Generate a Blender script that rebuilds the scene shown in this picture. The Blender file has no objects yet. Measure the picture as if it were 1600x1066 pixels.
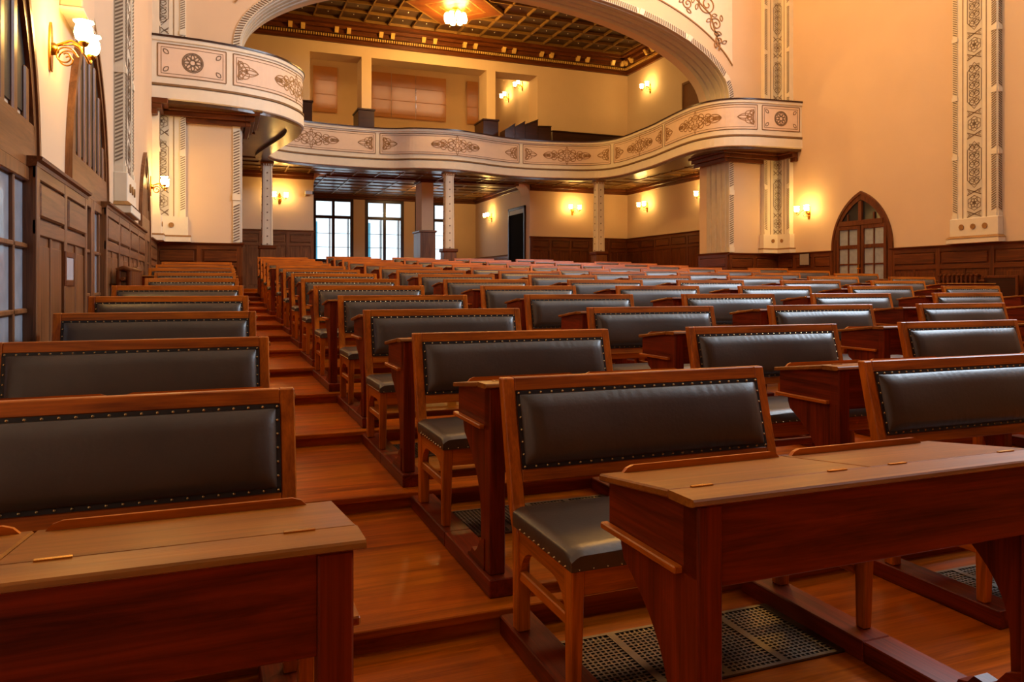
import bpy, bmesh, math, random
from mathutils import Vector, Matrix
from mathutils.geometry import tessellate_polygon
R = math.radians
PI = math.pi
rnd = random.Random(7)
C = bpy.context.scene.collection
KIDS = {}

# ------------------------------------------------------------------ mesh builder
class MB:
    def __init__(s):
        s.v = []; s.f = []
    def add(s, vs, fs):
        n = len(s.v); s.v += [tuple(p) for p in vs]; s.f += [tuple(i + n for i in f) for f in fs]; return s
    def box(s, x0, x1, y0, y1, z0, z1):
        return s.add([(x0,y0,z0),(x1,y0,z0),(x1,y1,z0),(x0,y1,z0),(x0,y0,z1),(x1,y0,z1),(x1,y1,z1),(x0,y1,z1)],
                     [(0,3,2,1),(4,5,6,7),(0,1,5,4),(1,2,6,5),(2,3,7,6),(3,0,4,7)])
    def hexa(s, lo, hi):
        return s.add(list(lo) + list(hi), [(0,3,2,1),(4,5,6,7),(0,1,5,4),(1,2,6,5),(2,3,7,6),(3,0,4,7)])
    def prism(s, poly, fn, t0, t1):
        n = len(poly)
        vs = [fn(a, b, t0) for a, b in poly] + [fn(a, b, t1) for a, b in poly]
        tri = tessellate_polygon([[Vector((a, b, 0)) for a, b in poly]])
        fs = [tuple(t) for t in tri] + [tuple(i + n for i in reversed(t)) for t in tri]
        fs += [(i, (i + 1) % n, (i + 1) % n + n, i + n) for i in range(n)]
        return s.add(vs, fs)
    def tube(s, pts, r, n=8, closed=False, rs=None):
        pts = [Vector(p) for p in pts]; m = len(pts); base = len(s.v); up = None
        for i, p in enumerate(pts):
            a = pts[(i - 1) % m] if (closed or i > 0) else p
            b = pts[(i + 1) % m] if (closed or i < m - 1) else p
            t = (b - a); t = t.normalized() if t.length > 1e-9 else Vector((0, 0, 1))
            if up is None:
                up = Vector((0, 0, 1)) if abs(t.z) < .9 else Vector((1, 0, 0))
            x = up - t * up.dot(t)
            if x.length < 1e-6: x = Vector((1, 0, 0)) - t * t.x
            x.normalize(); up = x; y = t.cross(x); rr = rs[i] if rs else r
            for k in range(n):
                a_ = 2 * PI * k / n
                s.v.append(tuple(p + x * math.cos(a_) * rr + y * math.sin(a_) * rr))
        for i in range(m if closed else m - 1):
            for k in range(n):
                j = (i + 1) % m
                s.f.append((base + i * n + k, base + i * n + (k + 1) % n, base + j * n + (k + 1) % n, base + j * n + k))
        if not closed:
            s.f.append(tuple(base + k for k in reversed(range(n))))
            s.f.append(tuple(base + (m - 1) * n + k for k in range(n)))
        return s
    def lathe(s, prof, n=16, mat=None, wave=None):
        base = len(s.v); m = len(prof)
        for i, (r, z) in enumerate(prof):
            for k in range(n):
                a = 2 * PI * k / n
                rr = r * (1 + (wave(i, a) if wave else 0))
                p = Vector((rr * math.cos(a), rr * math.sin(a), z))
                s.v.append(tuple(mat @ p if mat else p))
        for i in range(m - 1):
            for k in range(n):
                s.f.append((base + i * n + k, base + i * n + (k + 1) % n, base + (i + 1) * n + (k + 1) % n, base + (i + 1) * n + k))
        return s
    def cap(s, a, n, rev=False):
        idx = [len(s.v) - a + k for k in range(n)]
        s.f.append(tuple(reversed(idx)) if rev else tuple(idx)); return s
    def grid(s, fn, nu, nv):
        base = len(s.v)
        for j in range(nv + 1):
            for i in range(nu + 1): s.v.append(tuple(fn(i / nu, j / nv)))
        for j in range(nv):
            for i in range(nu):
                a = base + j * (nu + 1) + i
                s.f.append((a, a + 1, a + nu + 2, a + nu + 1))
        return s
    def ribbon(s, pts, w, fn, h=.004, closed=False):
        m = len(pts)
        if m < 2: return s
        L = []
        for i in range(m):
            a = pts[(i - 1) % m] if (closed or i > 0) else pts[i]
            b = pts[(i + 1) % m] if (closed or i < m - 1) else pts[i]
            dx, dy = b[0] - a[0], b[1] - a[1]; l = math.hypot(dx, dy) or 1
            nx, ny = -dy / l * w / 2, dx / l * w / 2
            L.append(((pts[i][0] + nx, pts[i][1] + ny), (pts[i][0] - nx, pts[i][1] - ny)))
        base = len(s.v)
        for a, b in L:
            s.v.append(tuple(fn(a[0], a[1], h))); s.v.append(tuple(fn(b[0], b[1], h)))
            s.v.append(tuple(fn(a[0], a[1], 0))); s.v.append(tuple(fn(b[0], b[1], 0)))
        for i in range(m if closed else m - 1):
            p = base + 4 * i; q = base + 4 * ((i + 1) % m)
            s.f += [(p, p + 1, q + 1, q), (p + 2, p, q, q + 2), (p + 1, p + 3, q + 3, q + 1)]
        return s
    def mesh(s, name, mat, bevel=0, smooth=None, seg=1, weld=False):
        me = bpy.data.meshes.new(name)
        bm = bmesh.new()
        vs = [bm.verts.new(p) for p in s.v]
        for f in s.f:
            try: bm.faces.new([vs[i] for i in f])
            except ValueError: pass
        if weld: bmesh.ops.remove_doubles(bm, verts=bm.verts, dist=1e-4)
        bmesh.ops.recalc_face_normals(bm, faces=bm.faces)
        if bevel:
            es = [e for e in bm.edges if len(e.link_faces) == 2 and e.calc_face_angle(0) > R(40)]
            bmesh.ops.bevel(bm, geom=es, offset=bevel, segments=seg, affect='EDGES', profile=.5, clamp_overlap=True)
        bm.to_mesh(me); bm.free()
        if smooth:
            for p in me.polygons: p.use_smooth = True
            me.set_sharp_from_angle(angle=R(smooth))
        me.materials.append(mat)
        return me

def link(o, parent=None):
    C.objects.link(o)
    if parent is not None:
        o.parent = parent; KIDS.setdefault(parent, []).append(o)
    return o
def part(name, mb, mat, parent=None, bevel=0, smooth=None, label=None, seg=1, weld=False):
    o = bpy.data.objects.new(name, mb.mesh(name, mat, bevel, smooth, seg, weld)); link(o, parent)
    if label: o['label'] = label
    return o
def tag(o, label, cat, group=None):
    o['label'] = label; o['category'] = cat
    if group: o['group'] = group
    return o
def thing(name, label, cat, loc=(0, 0, 0), rz=0, group=None):
    o = bpy.data.objects.new(name, None); o.empty_display_size = .1
    o.location = loc; o.rotation_euler = (0, 0, rz); link(o)
    return tag(o, label, cat, group)
def struct_empty(name, loc=(0, 0, 0), rz=0):
    o = bpy.data.objects.new(name, None); o.location = loc; o.rotation_euler = (0, 0, rz); link(o); o['kind'] = 'structure'; return o
def struct(name, mb, mat, **k):
    o = part(name, mb, mat, None, **k); o['kind'] = 'structure'; return o
def dup(root, loc, rz=None, label=None, skip=()):
    r = root.copy(); C.objects.link(r); r.location = loc
    if rz is not None: r.rotation_euler = (0, 0, rz)
    if label: r['label'] = label
    def rec(src, dst):
        for ch in KIDS.get(src, []):
            if ch.name.split('.')[0] in skip: continue
            c = ch.copy(); C.objects.link(c); c.parent = dst; KIDS.setdefault(dst, []).append(c); rec(ch, c)
    rec(root, r)
    return r

# ------------------------------------------------------------------ materials
def srgb(r, g, b):
    f = lambda c: (c / 255 / 12.92) if c / 255 <= .04045 else ((c / 255 + .055) / 1.055) ** 2.4
    return (f(r), f(g), f(b), 1)
def newmat(name):
    m = bpy.data.materials.new(name); m.use_nodes = True
    nt = m.node_tree; return m, nt, nt.nodes['Principled BSDF']
def plain(name, col, rough=.6, metal=0, var=.06, scale=6, bump=0, bscale=60, spec=.5, coat=0):
    m, nt, b = newmat(name); N, L = nt.nodes, nt.links
    tc = N.new('ShaderNodeTexCoord'); no = N.new('ShaderNodeTexNoise'); no.inputs['Scale'].default_value = scale; no.inputs['Detail'].default_value = 5
    L.new(tc.outputs['Object'], no.inputs['Vector'])
    cr = N.new('ShaderNodeValToRGB'); cr.color_ramp.elements[0].position = .3; cr.color_ramp.elements[1].position = .7
    cr.color_ramp.elements[0].color = tuple(c * (1 - var) for c in col[:3]) + (1,); cr.color_ramp.elements[1].color = tuple(min(1, c * (1 + var)) for c in col[:3]) + (1,)
    L.new(no.outputs['Fac'], cr.inputs['Fac']); L.new(cr.outputs['Color'], b.inputs['Base Color'])
    b.inputs['Roughness'].default_value = rough; b.inputs['Metallic'].default_value = metal; b.inputs['Specular IOR Level'].default_value = spec
    b.inputs['Coat Weight'].default_value = coat; b.inputs['Coat Roughness'].default_value = .15
    if bump:
        n2 = N.new('ShaderNodeTexNoise'); n2.inputs['Scale'].default_value = bscale; n2.inputs['Detail'].default_value = 4
        L.new(tc.outputs['Object'], n2.inputs['Vector'])
        bp = N.new('ShaderNodeBump'); bp.inputs['Strength'].default_value = bump; bp.inputs['Distance'].default_value = .01
        L.new(n2.outputs['Fac'], bp.inputs['Height']); L.new(bp.outputs['Normal'], b.inputs['Normal'])
    return m
def wood(name, axis, dark, light, rough=.35, across=11, along=.9, coat=.0, spec=.5, contrast=(.3, .72)):
    m, nt, b = newmat(name); N, L = nt.nodes, nt.links
    tc = N.new('ShaderNodeTexCoord'); oi = N.new('ShaderNodeObjectInfo')
    mu = N.new('ShaderNodeMath'); mu.operation = 'MULTIPLY'; mu.inputs[1].default_value = 37
    L.new(oi.outputs['Random'], mu.inputs[0])
    ad = N.new('ShaderNodeVectorMath'); ad.operation = 'ADD'
    L.new(tc.outputs['Object'], ad.inputs[0]); L.new(mu.outputs[0], ad.inputs[1])
    mp = N.new('ShaderNodeMapping'); s = [across] * 3; s['xyz'.index(axis)] = along; mp.inputs['Scale'].default_value = s
    L.new(ad.outputs[0], mp.inputs['Vector'])
    n1 = N.new('ShaderNodeTexNoise'); n1.inputs['Scale'].default_value = 1.4; n1.inputs['Detail'].default_value = 7; n1.inputs['Roughness'].default_value = .62; n1.inputs['Distortion'].default_value = 1.1
    L.new(mp.outputs[0], n1.inputs['Vector'])
    mp2 = N.new('ShaderNodeMapping'); s2 = [160] * 3; s2['xyz'.index(axis)] = 3; mp2.inputs['Scale'].default_value = s2
    L.new(ad.outputs[0], mp2.inputs['Vector'])
    n2 = N.new('ShaderNodeTexNoise'); n2.inputs['Scale'].default_value = 1; n2.inputs['Detail'].default_value = 2
    L.new(mp2.outputs[0], n2.inputs['Vector'])
    mx = N.new('ShaderNodeMix'); mx.data_type = 'FLOAT'; mx.inputs[0].default_value = .22
    L.new(n1.outputs['Fac'], mx.inputs[2]); L.new(n2.outputs['Fac'], mx.inputs[3])
    cr = N.new('ShaderNodeValToRGB'); cr.color_ramp.elements[0].position = contrast[0]; cr.color_ramp.elements[1].position = contrast[1]
    cr.color_ramp.elements[0].color = dark; cr.color_ramp.elements[1].color = light
    L.new(mx.outputs[0], cr.inputs['Fac']); L.new(cr.outputs['Color'], b.inputs['Base Color'])
    b.inputs['Roughness'].default_value = rough; b.inputs['Coat Weight'].default_value = coat; b.inputs['Coat Roughness'].default_value = .2
    b.inputs['Specular IOR Level'].default_value = spec
    bp = N.new('ShaderNodeBump'); bp.inputs['Strength'].default_value = .08; bp.inputs['Distance'].default_value = .004
    L.new(n2.outputs['Fac'], bp.inputs['Height']); L.new(bp.outputs['Normal'], b.inputs['Normal'])
    return m
def emit(name, col, strength):
    m, nt, b = newmat(name); N, L = nt.nodes, nt.links
    b.inputs['Base Color'].default_value = (.9, .85, .75, 1); b.inputs['Emission Color'].default_value = col; b.inputs['Emission Strength'].default_value = strength
    return m
def glass(name, tint, mix=.12, rough=.03):
    m, nt, b = newmat(name); N, L = nt.nodes, nt.links
    tr = N.new('ShaderNodeBsdfTransparent'); tr.inputs['Color'].default_value = tint
    gl = N.new('ShaderNodeBsdfGlossy'); gl.inputs['Roughness'].default_value = rough
    ms = N.new('ShaderNodeMixShader'); ms.inputs[0].default_value = mix
    L.new(tr.outputs[0], ms.inputs[1]); L.new(gl.outputs[0], ms.inputs[2]); L.new(ms.outputs[0], N['Material Output'].inputs['Surface'])
    return m

WD, WL = (.15, .027, .0008, 1), (.76, .185, .006, 1)          # bench frames, warm mahogany
W = {a: wood('bench_wood_' + a, a, WD, WL, .33, spec=.3) for a in 'xyz'}
DD, DL = (.03, .003, .0004, 1), (.29, .033, .003, 1)            # desks, redder and darker
D = {a: wood('desk_wood_' + a, a, DD, DL, .38, spec=.18) for a in 'xyz'}
M_TOP = wood('desk_top_wood', 'x', (.16, .046, .004, 1), (.38, .122, .011, 1), .34, spec=.25)
M_FLOOR = wood('floor_wood', 'x', (.15, .026, .0005, 1), (.66, .140, .002, 1), .32, spec=.12, across=9, along=.6)
M_FLOORR = wood('riser_wood', 'x', srgb(96, 34, 8), srgb(140, 60, 16), .35)
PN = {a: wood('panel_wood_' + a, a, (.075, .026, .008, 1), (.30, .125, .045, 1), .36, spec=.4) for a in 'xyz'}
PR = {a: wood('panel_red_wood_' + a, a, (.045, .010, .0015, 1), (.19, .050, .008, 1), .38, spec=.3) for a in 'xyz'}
M_DARKW = wood('dark_wood', 'x', srgb(34, 16, 8), srgb(66, 32, 16), .3)
M_SOFF = wood('soffit_wood', 'x', (.04, .018, .005, 1), (.15, .066, .018, 1), .28)
M_GOLD = plain('gilded_batten', (.20, .10, .022, 1), .4, .1, .1)
M_GOLD2 = plain('bright_gilding', (.75, .48, .14, 1), .35, .1, .1)
M_LEATHER = plain('brown_leather', (.054, .030, .014, 1), .38, 0, .22, 5, .07, 70, .75)
M_GIMP = plain('dark_gimp', srgb(30, 22, 18), .5)
M_BRASS = plain('brass', srgb(205, 150, 60), .25, 1, .1)
M_NAIL = plain('brass_nails', srgb(190, 160, 110), .22, 1, .05)
M_PLASTER = plain('peach_plaster', (.67, .505, .345, 1), .75, 0, .025, 1.2, .03, 30, .3)
M_PLASTER2 = plain('ochre_plaster', (.72, .53, .35, 1), .75, 0, .025, 1.2, .03, 30, .3)
M_CREAM = plain('cream_paint', (.76, .68, .53, 1), .6, 0, .03)
M_PANELP = plain('pink_panel', (.76, .58, .43, 1), .65, 0, .03)
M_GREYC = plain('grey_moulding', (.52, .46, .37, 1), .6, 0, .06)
M_LINE = plain('brown_line', srgb(128, 96, 58), .7)
M_ORN = plain('ornament_ochre', srgb(150, 108, 56), .6, 0, .15, 40)
M_ORNG = plain('ornament_grey', srgb(120, 98, 76), .6, 0, .15, 40)
M_STRIP = plain('stone_strip', (.60, .55, .45, 1), .65, 0, .05)
M_BROWNP = plain('brown_paint', (.16, .06, .02, 1), .6)
M_METAL = plain('grille_metal', srgb(120, 112, 98), .35, .9, .1)
M_ROPE = plain('rope_brown', (.22, .165, .11, 1), .65, 0, .1)
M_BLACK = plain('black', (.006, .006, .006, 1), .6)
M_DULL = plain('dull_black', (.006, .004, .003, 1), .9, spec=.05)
M_GREY = plain('grey_paint', srgb(150, 142, 130), .5)
M_WHITE = plain('white_paint', (.75, .74, .72, 1), .5)
M_SHADE = emit('lamp_shade', (1, .60, .17, 1), 60)
M_SMOKE = plain('dark_glass', (.02, .02, .022, 1), .12)
M_FROST = plain('curtained_glass', srgb(150, 158, 170), .12, 0, .12, 9)
M_GLASS = glass('window_glass', (.97, .99, 1, 1))
M_MIRROR = plain('mirror_glass', (.8, .85, .9, 1), .05, 1, .01)
M_HATCH = plain('pale_glass', (.55, .60, .68, 1), .1)
def blind_mat():
    m, nt, b = newmat('blind_fabric'); N, L = nt.nodes, nt.links
    d = N.new('ShaderNodeBsdfDiffuse'); d.inputs['Color'].default_value = srgb(214, 160, 104)
    t = N.new('ShaderNodeBsdfTranslucent'); t.inputs['Color'].default_value = srgb(226, 160, 110)
    ms = N.new('ShaderNodeMixShader'); ms.inputs[0].default_value = .35
    wv = N.new('ShaderNodeTexNoise'); wv.inputs['Scale'].default_value = 40
    L.new(d.outputs[0], ms.inputs[1]); L.new(t.outputs[0], ms.inputs[2]); L.new(ms.outputs[0], N['Material Output'].inputs['Surface'])
    return m
M_BLIND = blind_mat()

# ------------------------------------------------------------------ layout (metres, camera at the origin's height 0)
XL, XR = -1.17, 14.11
YA, YAB = 16.5, 17.8           # arch wall
YB, YB2, YW = 24.6, 25.4, 30.6 # rear wall, its back, window wall
Y1, PITCH = 2.523, 1.319
Z1, RISE = -1.2335, .0835
def zt(r): return Z1 + RISE * (r - 1)
def yr(r): return Y1 + PITCH * (r - 1)
NR = 14
ZEND = zt(NR) + RISE
HC = 11.0

# ------------------------------------------------------------------ floor
def floor_profile():
    p = [(-5, Z1 - .3), (-5, Z1)]
    for r in range(1, NR + 1):
        y = yr(r) + .03; z = zt(r); z2 = z + RISE
        p += [(y, z), (y, z2 - .028), (y - .02, z2 - .028), (y - .02, z2 - .004), (y - .016, z2)]
    p += [(YW + .3, ZEND), (YW + .3, Z1 - .3)]
    return p
mb = MB(); fp = floor_profile()
mb.prism(fp, lambda a, b, t: (t, a, b), XL - .1, XR + .1)
struct('floor', mb, M_FLOOR)

# ------------------------------------------------------------------ shell walls
struct('wall_left', MB().box(XL - .3, XL, -5, YB2, Z1 - .3, HC), M_PLASTER)
struct('wall_front', MB().box(XL - .3, XR + .3, -5.3, -5, Z1 - .3, HC), PR['z'])
# right wall with three clerestory windows high above the picture
WIN_Y = [(2.2, 4.0), (5.2, 7.0), (8.2, 10.0)]
mb = MB(); z0, z1 = 6.6, 9.6
ys = [-5] + [v for w in WIN_Y for v in w] + [YB2]
for i in range(0, len(ys), 2): mb.box(XR, XR + .3, ys[i], ys[i + 1], Z1 - .3, HC)
for a, b in WIN_Y: mb.box(XR, XR + .3, a, b, Z1 - .3, z0).box(XR, XR + .3, a, b, z1, HC)
struct('wall_right', mb, M_PLASTER)
struct('ceiling', MB().box(XL - .3, XR + .3, -5.3, YA, HC, HC + .2), M_CREAM)

# arch wall: ellipse opening
AX, AA, AB, AZ = 6.46, 6.04, 2.22, 4.95
def ell(a, b, t): return (AX + a * math.cos(t), AZ + b * math.sin(t))
def arch_path(off, n=72, zlow=None):
    zl = zlow if zlow is not None else -.2
    a, b = AA + off, AB + off
    p = [(AX + a, zl)] + [ell(a, b, PI * i / n) for i in range(n + 1)] + [(AX - a, zl)]
    return p
def wall_with_arch(y0, y1, off):
    mb = MB(); p = arch_path(off); m = len(p)
    outer = []
    for (x, z) in p:
        if z <= -.2 + 1e-6: outer.append((XR + .1 if x > AX else XL - .1, -.2))
        else:
            dx, dz = x - AX, z - (AZ - 2)
            tx = ((XR + .1 - AX) / dx) if dx > 1e-6 else (((XL - .1 - AX) / dx) if dx < -1e-6 else 1e9)
            tz = (HC + .1 - AZ + 2) / dz if dz > 1e-6 else 1e9
            t = min(tx, tz); outer.append((AX + dx * t, AZ - 2 + dz * t))
    vs = []
    for y in (y0, y1):
        vs += [(x, y, z) for x, z in p] + [(x, y, z) for x, z in outer]
    fs = []
    for i in range(m - 1):
        fs.append((i, i + 1, m + i + 1, m + i)); b = 2 * m
        fs.append((b + i, b + m + i, b + m + i + 1, b + i + 1))
        fs.append((i, b + i, b + i + 1, i + 1))
        fs.append((m + i, m + i + 1, b + m + i + 1, b + m + i))
    fs += [(0, m, 3 * m, 2 * m), (m - 1, 3 * m - 1, 4 * m - 1, 2 * m - 1)]
    mb.add(vs, fs)
    # fill the two top corners
    for sx in (-1, 1):
        xo = XR + .1 if sx > 0 else XL - .1
        cand = [o for o in outer if abs(o[0] - xo) < 1e-6]; zc = max(o[1] for o in cand)
        cand2 = [o for o in outer if abs(o[1] - HC - .1) < 1e-6]; xc = (max if sx > 0 else min)(o[0] for o in cand2)
        mb.prism([(xo, zc), (xo, HC + .1), (xc, HC + .1)], lambda a, b, t: (a, t, b), y0, y1)
    return mb
mb = wall_with_arch(YA, YAB, 0)
mb.box(XL - .1, AX - AA, YA, YAB, Z1, -.2).box(AX + AA, XR + .1, YA, YAB, Z1, -.2)
struct('arch_wall', mb, M_PLASTER)

# rear wall: lower bay opening, upper gallery openings; the bay behind
mb = MB()
BX0, BX1 = 2.81, 10.2
mb.box(XL - .1, BX0, YB, YB2, ZEND - .2, 3.7).box(BX1, XR + .1, YB, YB2, ZEND - .2, 3.7)
def fillet(cx, cz, sx, r=.42, n=10):
    pts = [(cx, cz - r), (cx, cz + .12), (cx + sx * r, cz + .12)]
    return pts + [(cx + sx * (r - r * math.cos(PI / 2 * (1 - i / n)) * 1) , cz - r + r * math.sin(PI / 2 * (1 - i / n))) for i in range(0, n + 1)]
for cx, sx in ((BX0, 1), (BX1, -1)):
    mb.prism(fillet(cx, 3.62, sx), lambda a, b, t: (a, t, b), YB, YB2)
U = [(XL - .1, 2.70), (4.32, 4.64), (8.60, 8.92), (10.5, XR + .1)]
for a, b in U: mb.box(a, b, YB, YB2, 3.7, 7.42)
mb.box(XL - .1, XR + .1, YB, YB2, 7.42, 9.4)
mb.box(6.31, 6.71, YB, YB2, ZEND, 3.7)
struct('wall_back', mb, M_PLASTER2)
mb = MB()
for a, b, z0, z1 in ((BX0 - .2, BX0, ZEND - .2, 3.85), (BX1, BX1 + .2, ZEND - .2, 3.85), (2.4, 2.6, 3.6, 9.2), (10.6, 10.8, 3.6, 9.2)):
    mb.box(a, b, YB2, YW, z0, z1)
struct('bay_side_wall', mb, M_PLASTER)
WX = [(3.5, 5.02), (5.55, 7.07), (7.60, 9.12)]; WZ = (1.0, 3.47)
UW = [(3.6, 4.3), (5.85, 6.45), (6.62, 7.5), (7.6, 8.7), (9.85, 10.2)]; UZ = (7.15, 8.15)
mb = MB()
def wall_holes(mb, x0, x1, z0, z1, holes, hz, y0, y1):
    xs = [x0] + [v for h in holes for v in h] + [x1]
    for i in range(0, len(xs), 2): mb.box(xs[i], xs[i + 1], y0, y1, z0, z1)
    for a, b in holes: mb.box(a, b, y0, y1, z0, hz[0]).box(a, b, y0, y1, hz[1], z1)
wall_holes(mb, BX0 - .2, BX1 + .2, ZEND - .2, 3.85, WX, WZ, YW, YW + .35)
wall_holes(mb, 2.4, 10.8, 3.85, 9.2, UW, UZ, YW, YW + .35)
struct('bay_wall', mb, M_PLASTER2)
mb = MB().box(BX0, BX1, YB2 - .3, YW, 3.68, 3.86)
struct('bay_ceiling', mb, M_SOFF)
struct('upper_bay_ceiling', MB().box(2.4, 10.8, YB, YW + .3, 9.2, 9.4), M_PLASTER2)
mb = MB()
for k in range(9):
    x = BX0 + .5 + k * .85
    mb.box(x, x + .05, YB2, YW, 3.655, 3.68)
for k in range(6):
    y = YB2 + .5 + k * .85
    mb.box(BX0, BX1, y, y + .05, 3.65, 3.68)
struct('trim_5', mb, M_GOLD)

# rear windows (dark frames, cross bars), glass, and a plain neighbour outside
for i, (a, b) in enumerate(WX):
    w = struct_empty('window_%d' % (i + 1), ((a + b) / 2, YW + .06, WZ[0]))
    h = WZ[1] - WZ[0]; hw = (b - a) / 2
    mb = MB()
    mb.box(-hw - .03, -hw + .09, -.08, .06, -.04, h + .03).box(hw - .09, hw + .03, -.08, .06, -.04, h + .03)
    mb.box(-hw + .09, hw - .09, -.08, .06, h - .1, h + .03).box(-hw + .09, hw - .09, -.08, .06, -.04, .08)
    mb.box(-.055, .055, -.07, .06, .08, h - .1).box(-hw + .09, hw - .09, -.075, .06, h - .78, h - .66)
    part('window_frame', mb, M_DARKW, w, .006)
    mb = MB()
    for q in (.55, 1.1):
        mb.box(-hw + .09, hw - .09, -.02, .02, q, q + .018)
    for sx in (-.055, hw - .09):
        mb.box(sx - .09, sx - .06, -.02, .25, .08, h - .78)
    part('glazing_bar', mb, M_DARKW, w)
    part('pane', MB().box(-hw + .09, hw - .09, .005, .011, .08, h - .1), M_GLASS, w)
mb = MB()
for a, b in UW:
    mb.box(a, b, YW + .05, YW + .1, UZ[0], UZ[0] + .05).box(a, b, YW + .05, YW + .1, UZ[1] - .05, UZ[1])
    n = 3
    for k in range(n + 1):
        x = a + (b - a) * k / n; mb.box(x - .025, x + .025, YW + .05, YW + .1, UZ[0], UZ[1])
    mb.box(a, b, YW + .05, YW + .1, 7.62, 7.67)
struct('window_4', mb, M_DARKW)
bl = thing('neighbour_building', 'pale building with teal shutters seen through the rear windows', 'building', (7, YW + 9, -3))
part('facade', MB().box(-4.5, 7, 0, 5, 0, 8.2), plain('pale_render', (.62, .7, .74, 1), .8), bl)
mt_ = plain('teal_paint', srgb(30, 110, 130), .6)
for x in (-3.2, -.5, 2.2): part('shutter', MB().box(x, x + .9, -.05, -.001, 4.2, 6.3), mt_, bl)

# right-hand daylight windows (above the picture's right edge)
for i, (a, b) in enumerate(WIN_Y):
    w = struct_empty('window_%d' % (i + 5), (XR + .2, (a + b) / 2, 6.6), R(-90))
    hw = (b - a) / 2; mb = MB().box(-hw, -hw + .07, -.03, .03, 0, 3).box(hw - .07, hw, -.03, .03, 0, 3).box(-hw + .07, hw - .07, -.03, .03, 0, .07).box(-hw + .07, hw - .07, -.03, .03, 2.93, 3)
    mb.box(-.03, .03, -.03, .03, .07, 2.93).box(-hw + .07, hw - .07, -.025, .025, 1.9, 1.97)
    part('window_frame', mb, M_DARKW, w)
    L = bpy.data.lights.new('daylight', 'AREA'); L.shape = 'RECTANGLE'; L.size = 2.8; L.size_y = 1.7; L.energy = 560; L.color = (.68, .83, 1)
    o = bpy.data.objects.new('daylight', L); C.objects.link(o); o.location = (XR + .05, (a + b) / 2, 8.1); o.rotation_euler = (0, R(90), 0)

# ------------------------------------------------------------------ path helpers on walls
def mapper(loc, rz):
    M = Matrix.Translation(Vector(loc)) @ Matrix.Rotation(rz, 4, 'Z')
    return M
RZL, RZR = R(90), R(-90)

# rope moulding: slanted bars on a strip. fn(s,t,h): s along, t across
def rope(mb_base, mb_bar, s0, s1, fn, w, step=.055, gap=None, slant=.6, base_h=.012, bar_h=.02, bw=.022):
    n = max(2, int((s1 - s0) / .15))
    for i in range(n):
        a, b = s0 + (s1 - s0) * i / n, s0 + (s1 - s0) * (i + 1) / n
        mb_base.hexa([fn(a, -w/2, 0), fn(b, -w/2, 0), fn(b, w/2, 0), fn(a, w/2, 0)], [fn(a, -w/2, base_h), fn(b, -w/2, base_h), fn(b, w/2, base_h), fn(a, w/2, base_h)])
    s = s0 + .03
    while s < s1 - .06:
        blank = gap and ((s - s0) % gap[0]) < gap[1]
        if not blank:
            d = w * slant
            lo = [fn(s, -w*.42, base_h), fn(s + bw, -w*.42, base_h), fn(s + d + bw, w*.42, base_h), fn(s + d, w*.42, base_h)]
            hi = [fn(s, -w*.42, bar_h), fn(s + bw, -w*.42, bar_h), fn(s + d + bw, w*.42, bar_h), fn(s + d, w*.42, bar_h)]
            mb_bar.hexa(lo, hi)
        s += step
    if gap:
        s = s0
        while s < s1 - gap[1]:
            mb_base.hexa([fn(s, -w*.55, 0), fn(s + gap[1]*.8, -w*.55, 0), fn(s + gap[1]*.8, w*.55, 0), fn(s, w*.55, 0)],
                         [fn(s, -w*.55, bar_h*1.3), fn(s + gap[1]*.8, -w*.55, bar_h*1.3), fn(s + gap[1]*.8, w*.55, bar_h*1.3), fn(s, w*.55, bar_h*1.3)])
            s += gap[0]

# ------------------------------------------------------------------ 2D ornament curves
def circ(cx, cy, rx, ry, n=20, a0=0, a1=2 * PI):
    return [(cx + rx * math.cos(a0 + (a1 - a0) * i / n), cy + ry * math.sin(a0 + (a1 - a0) * i / n)) for i in range(n + 1)]
def leaf(cx, cy, l, w, ang, n=10):
    p = []
    for i in range(n + 1):
        t = i / n; p.append((l * t, w * math.sin(PI * t) ** .8))
    for i in range(n + 1):
        t = 1 - i / n; p.append((l * t, -w * math.sin(PI * t) ** .8))
    c, s = math.cos(ang), math.sin(ang)
    return [(cx + x * c - y * s, cy + x * s + y * c) for x, y in p]
def orn_center(hw=.62, hh=.19):
    P = []
    for sx in (-1, 1):
        f = lambda pts: [(sx * x, y) for x, y in pts]
        P.append(f([(0 + t * hw, hh * .82 * math.cos(t * 1.15 * PI) * (1 - t) ** .35) for t in [i / 24 for i in range(25)]]))
        P.append(f([(0 + t * hw, -hh * .82 * math.cos(t * 1.15 * PI) * (1 - t) ** .35) for t in [i / 24 for i in range(25)]]))
        for cx, r in ((.2, .5), (.42, .42), (.62, .32), (.8, .2)):
            P.append(f(leaf((cx - .12) * hw, 0, hw * .34, hh * r * .9, 0)))
        for sy in (-1, 1):
            P.append(f(circ(.26 * hw, sy * hh * .45, hw * .12, hh * .38, 14)))
            P.append(f(circ(.55 * hw, sy * hh * .35, hw * .11, hh * .3, 14)))
            P.append(f(leaf(.05 * hw, sy * hh * .1, hw * .22, hh * .15, sy * .9)))
            P.append(f(leaf(.74 * hw, 0, hw * .27, hh * .12, sy * .12)))
    for sy in (-1, 1): P.append(leaf(0, sy * hh * .3, hh * .95, hh * .16, sy * PI / 2))
    return P
def orn_end(l=.3, hh=.19):
    P = [leaf(0, 0, l, hh * .45, 0), leaf(l * .3, 0, l * .7, hh * .2, 0)]
    for sy in (-1, 1):
        P += [circ(l * .28, sy * hh * .38, l * .26, hh * .42, 14), circ(l * .1, sy * hh * .62, l * .14, hh * .3, 12)]
        P += [leaf(0, sy * hh * .9, l * .7, hh * .2, -sy * .9)]
    P.append([(0, -hh), (0, hh)])
    return P
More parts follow.
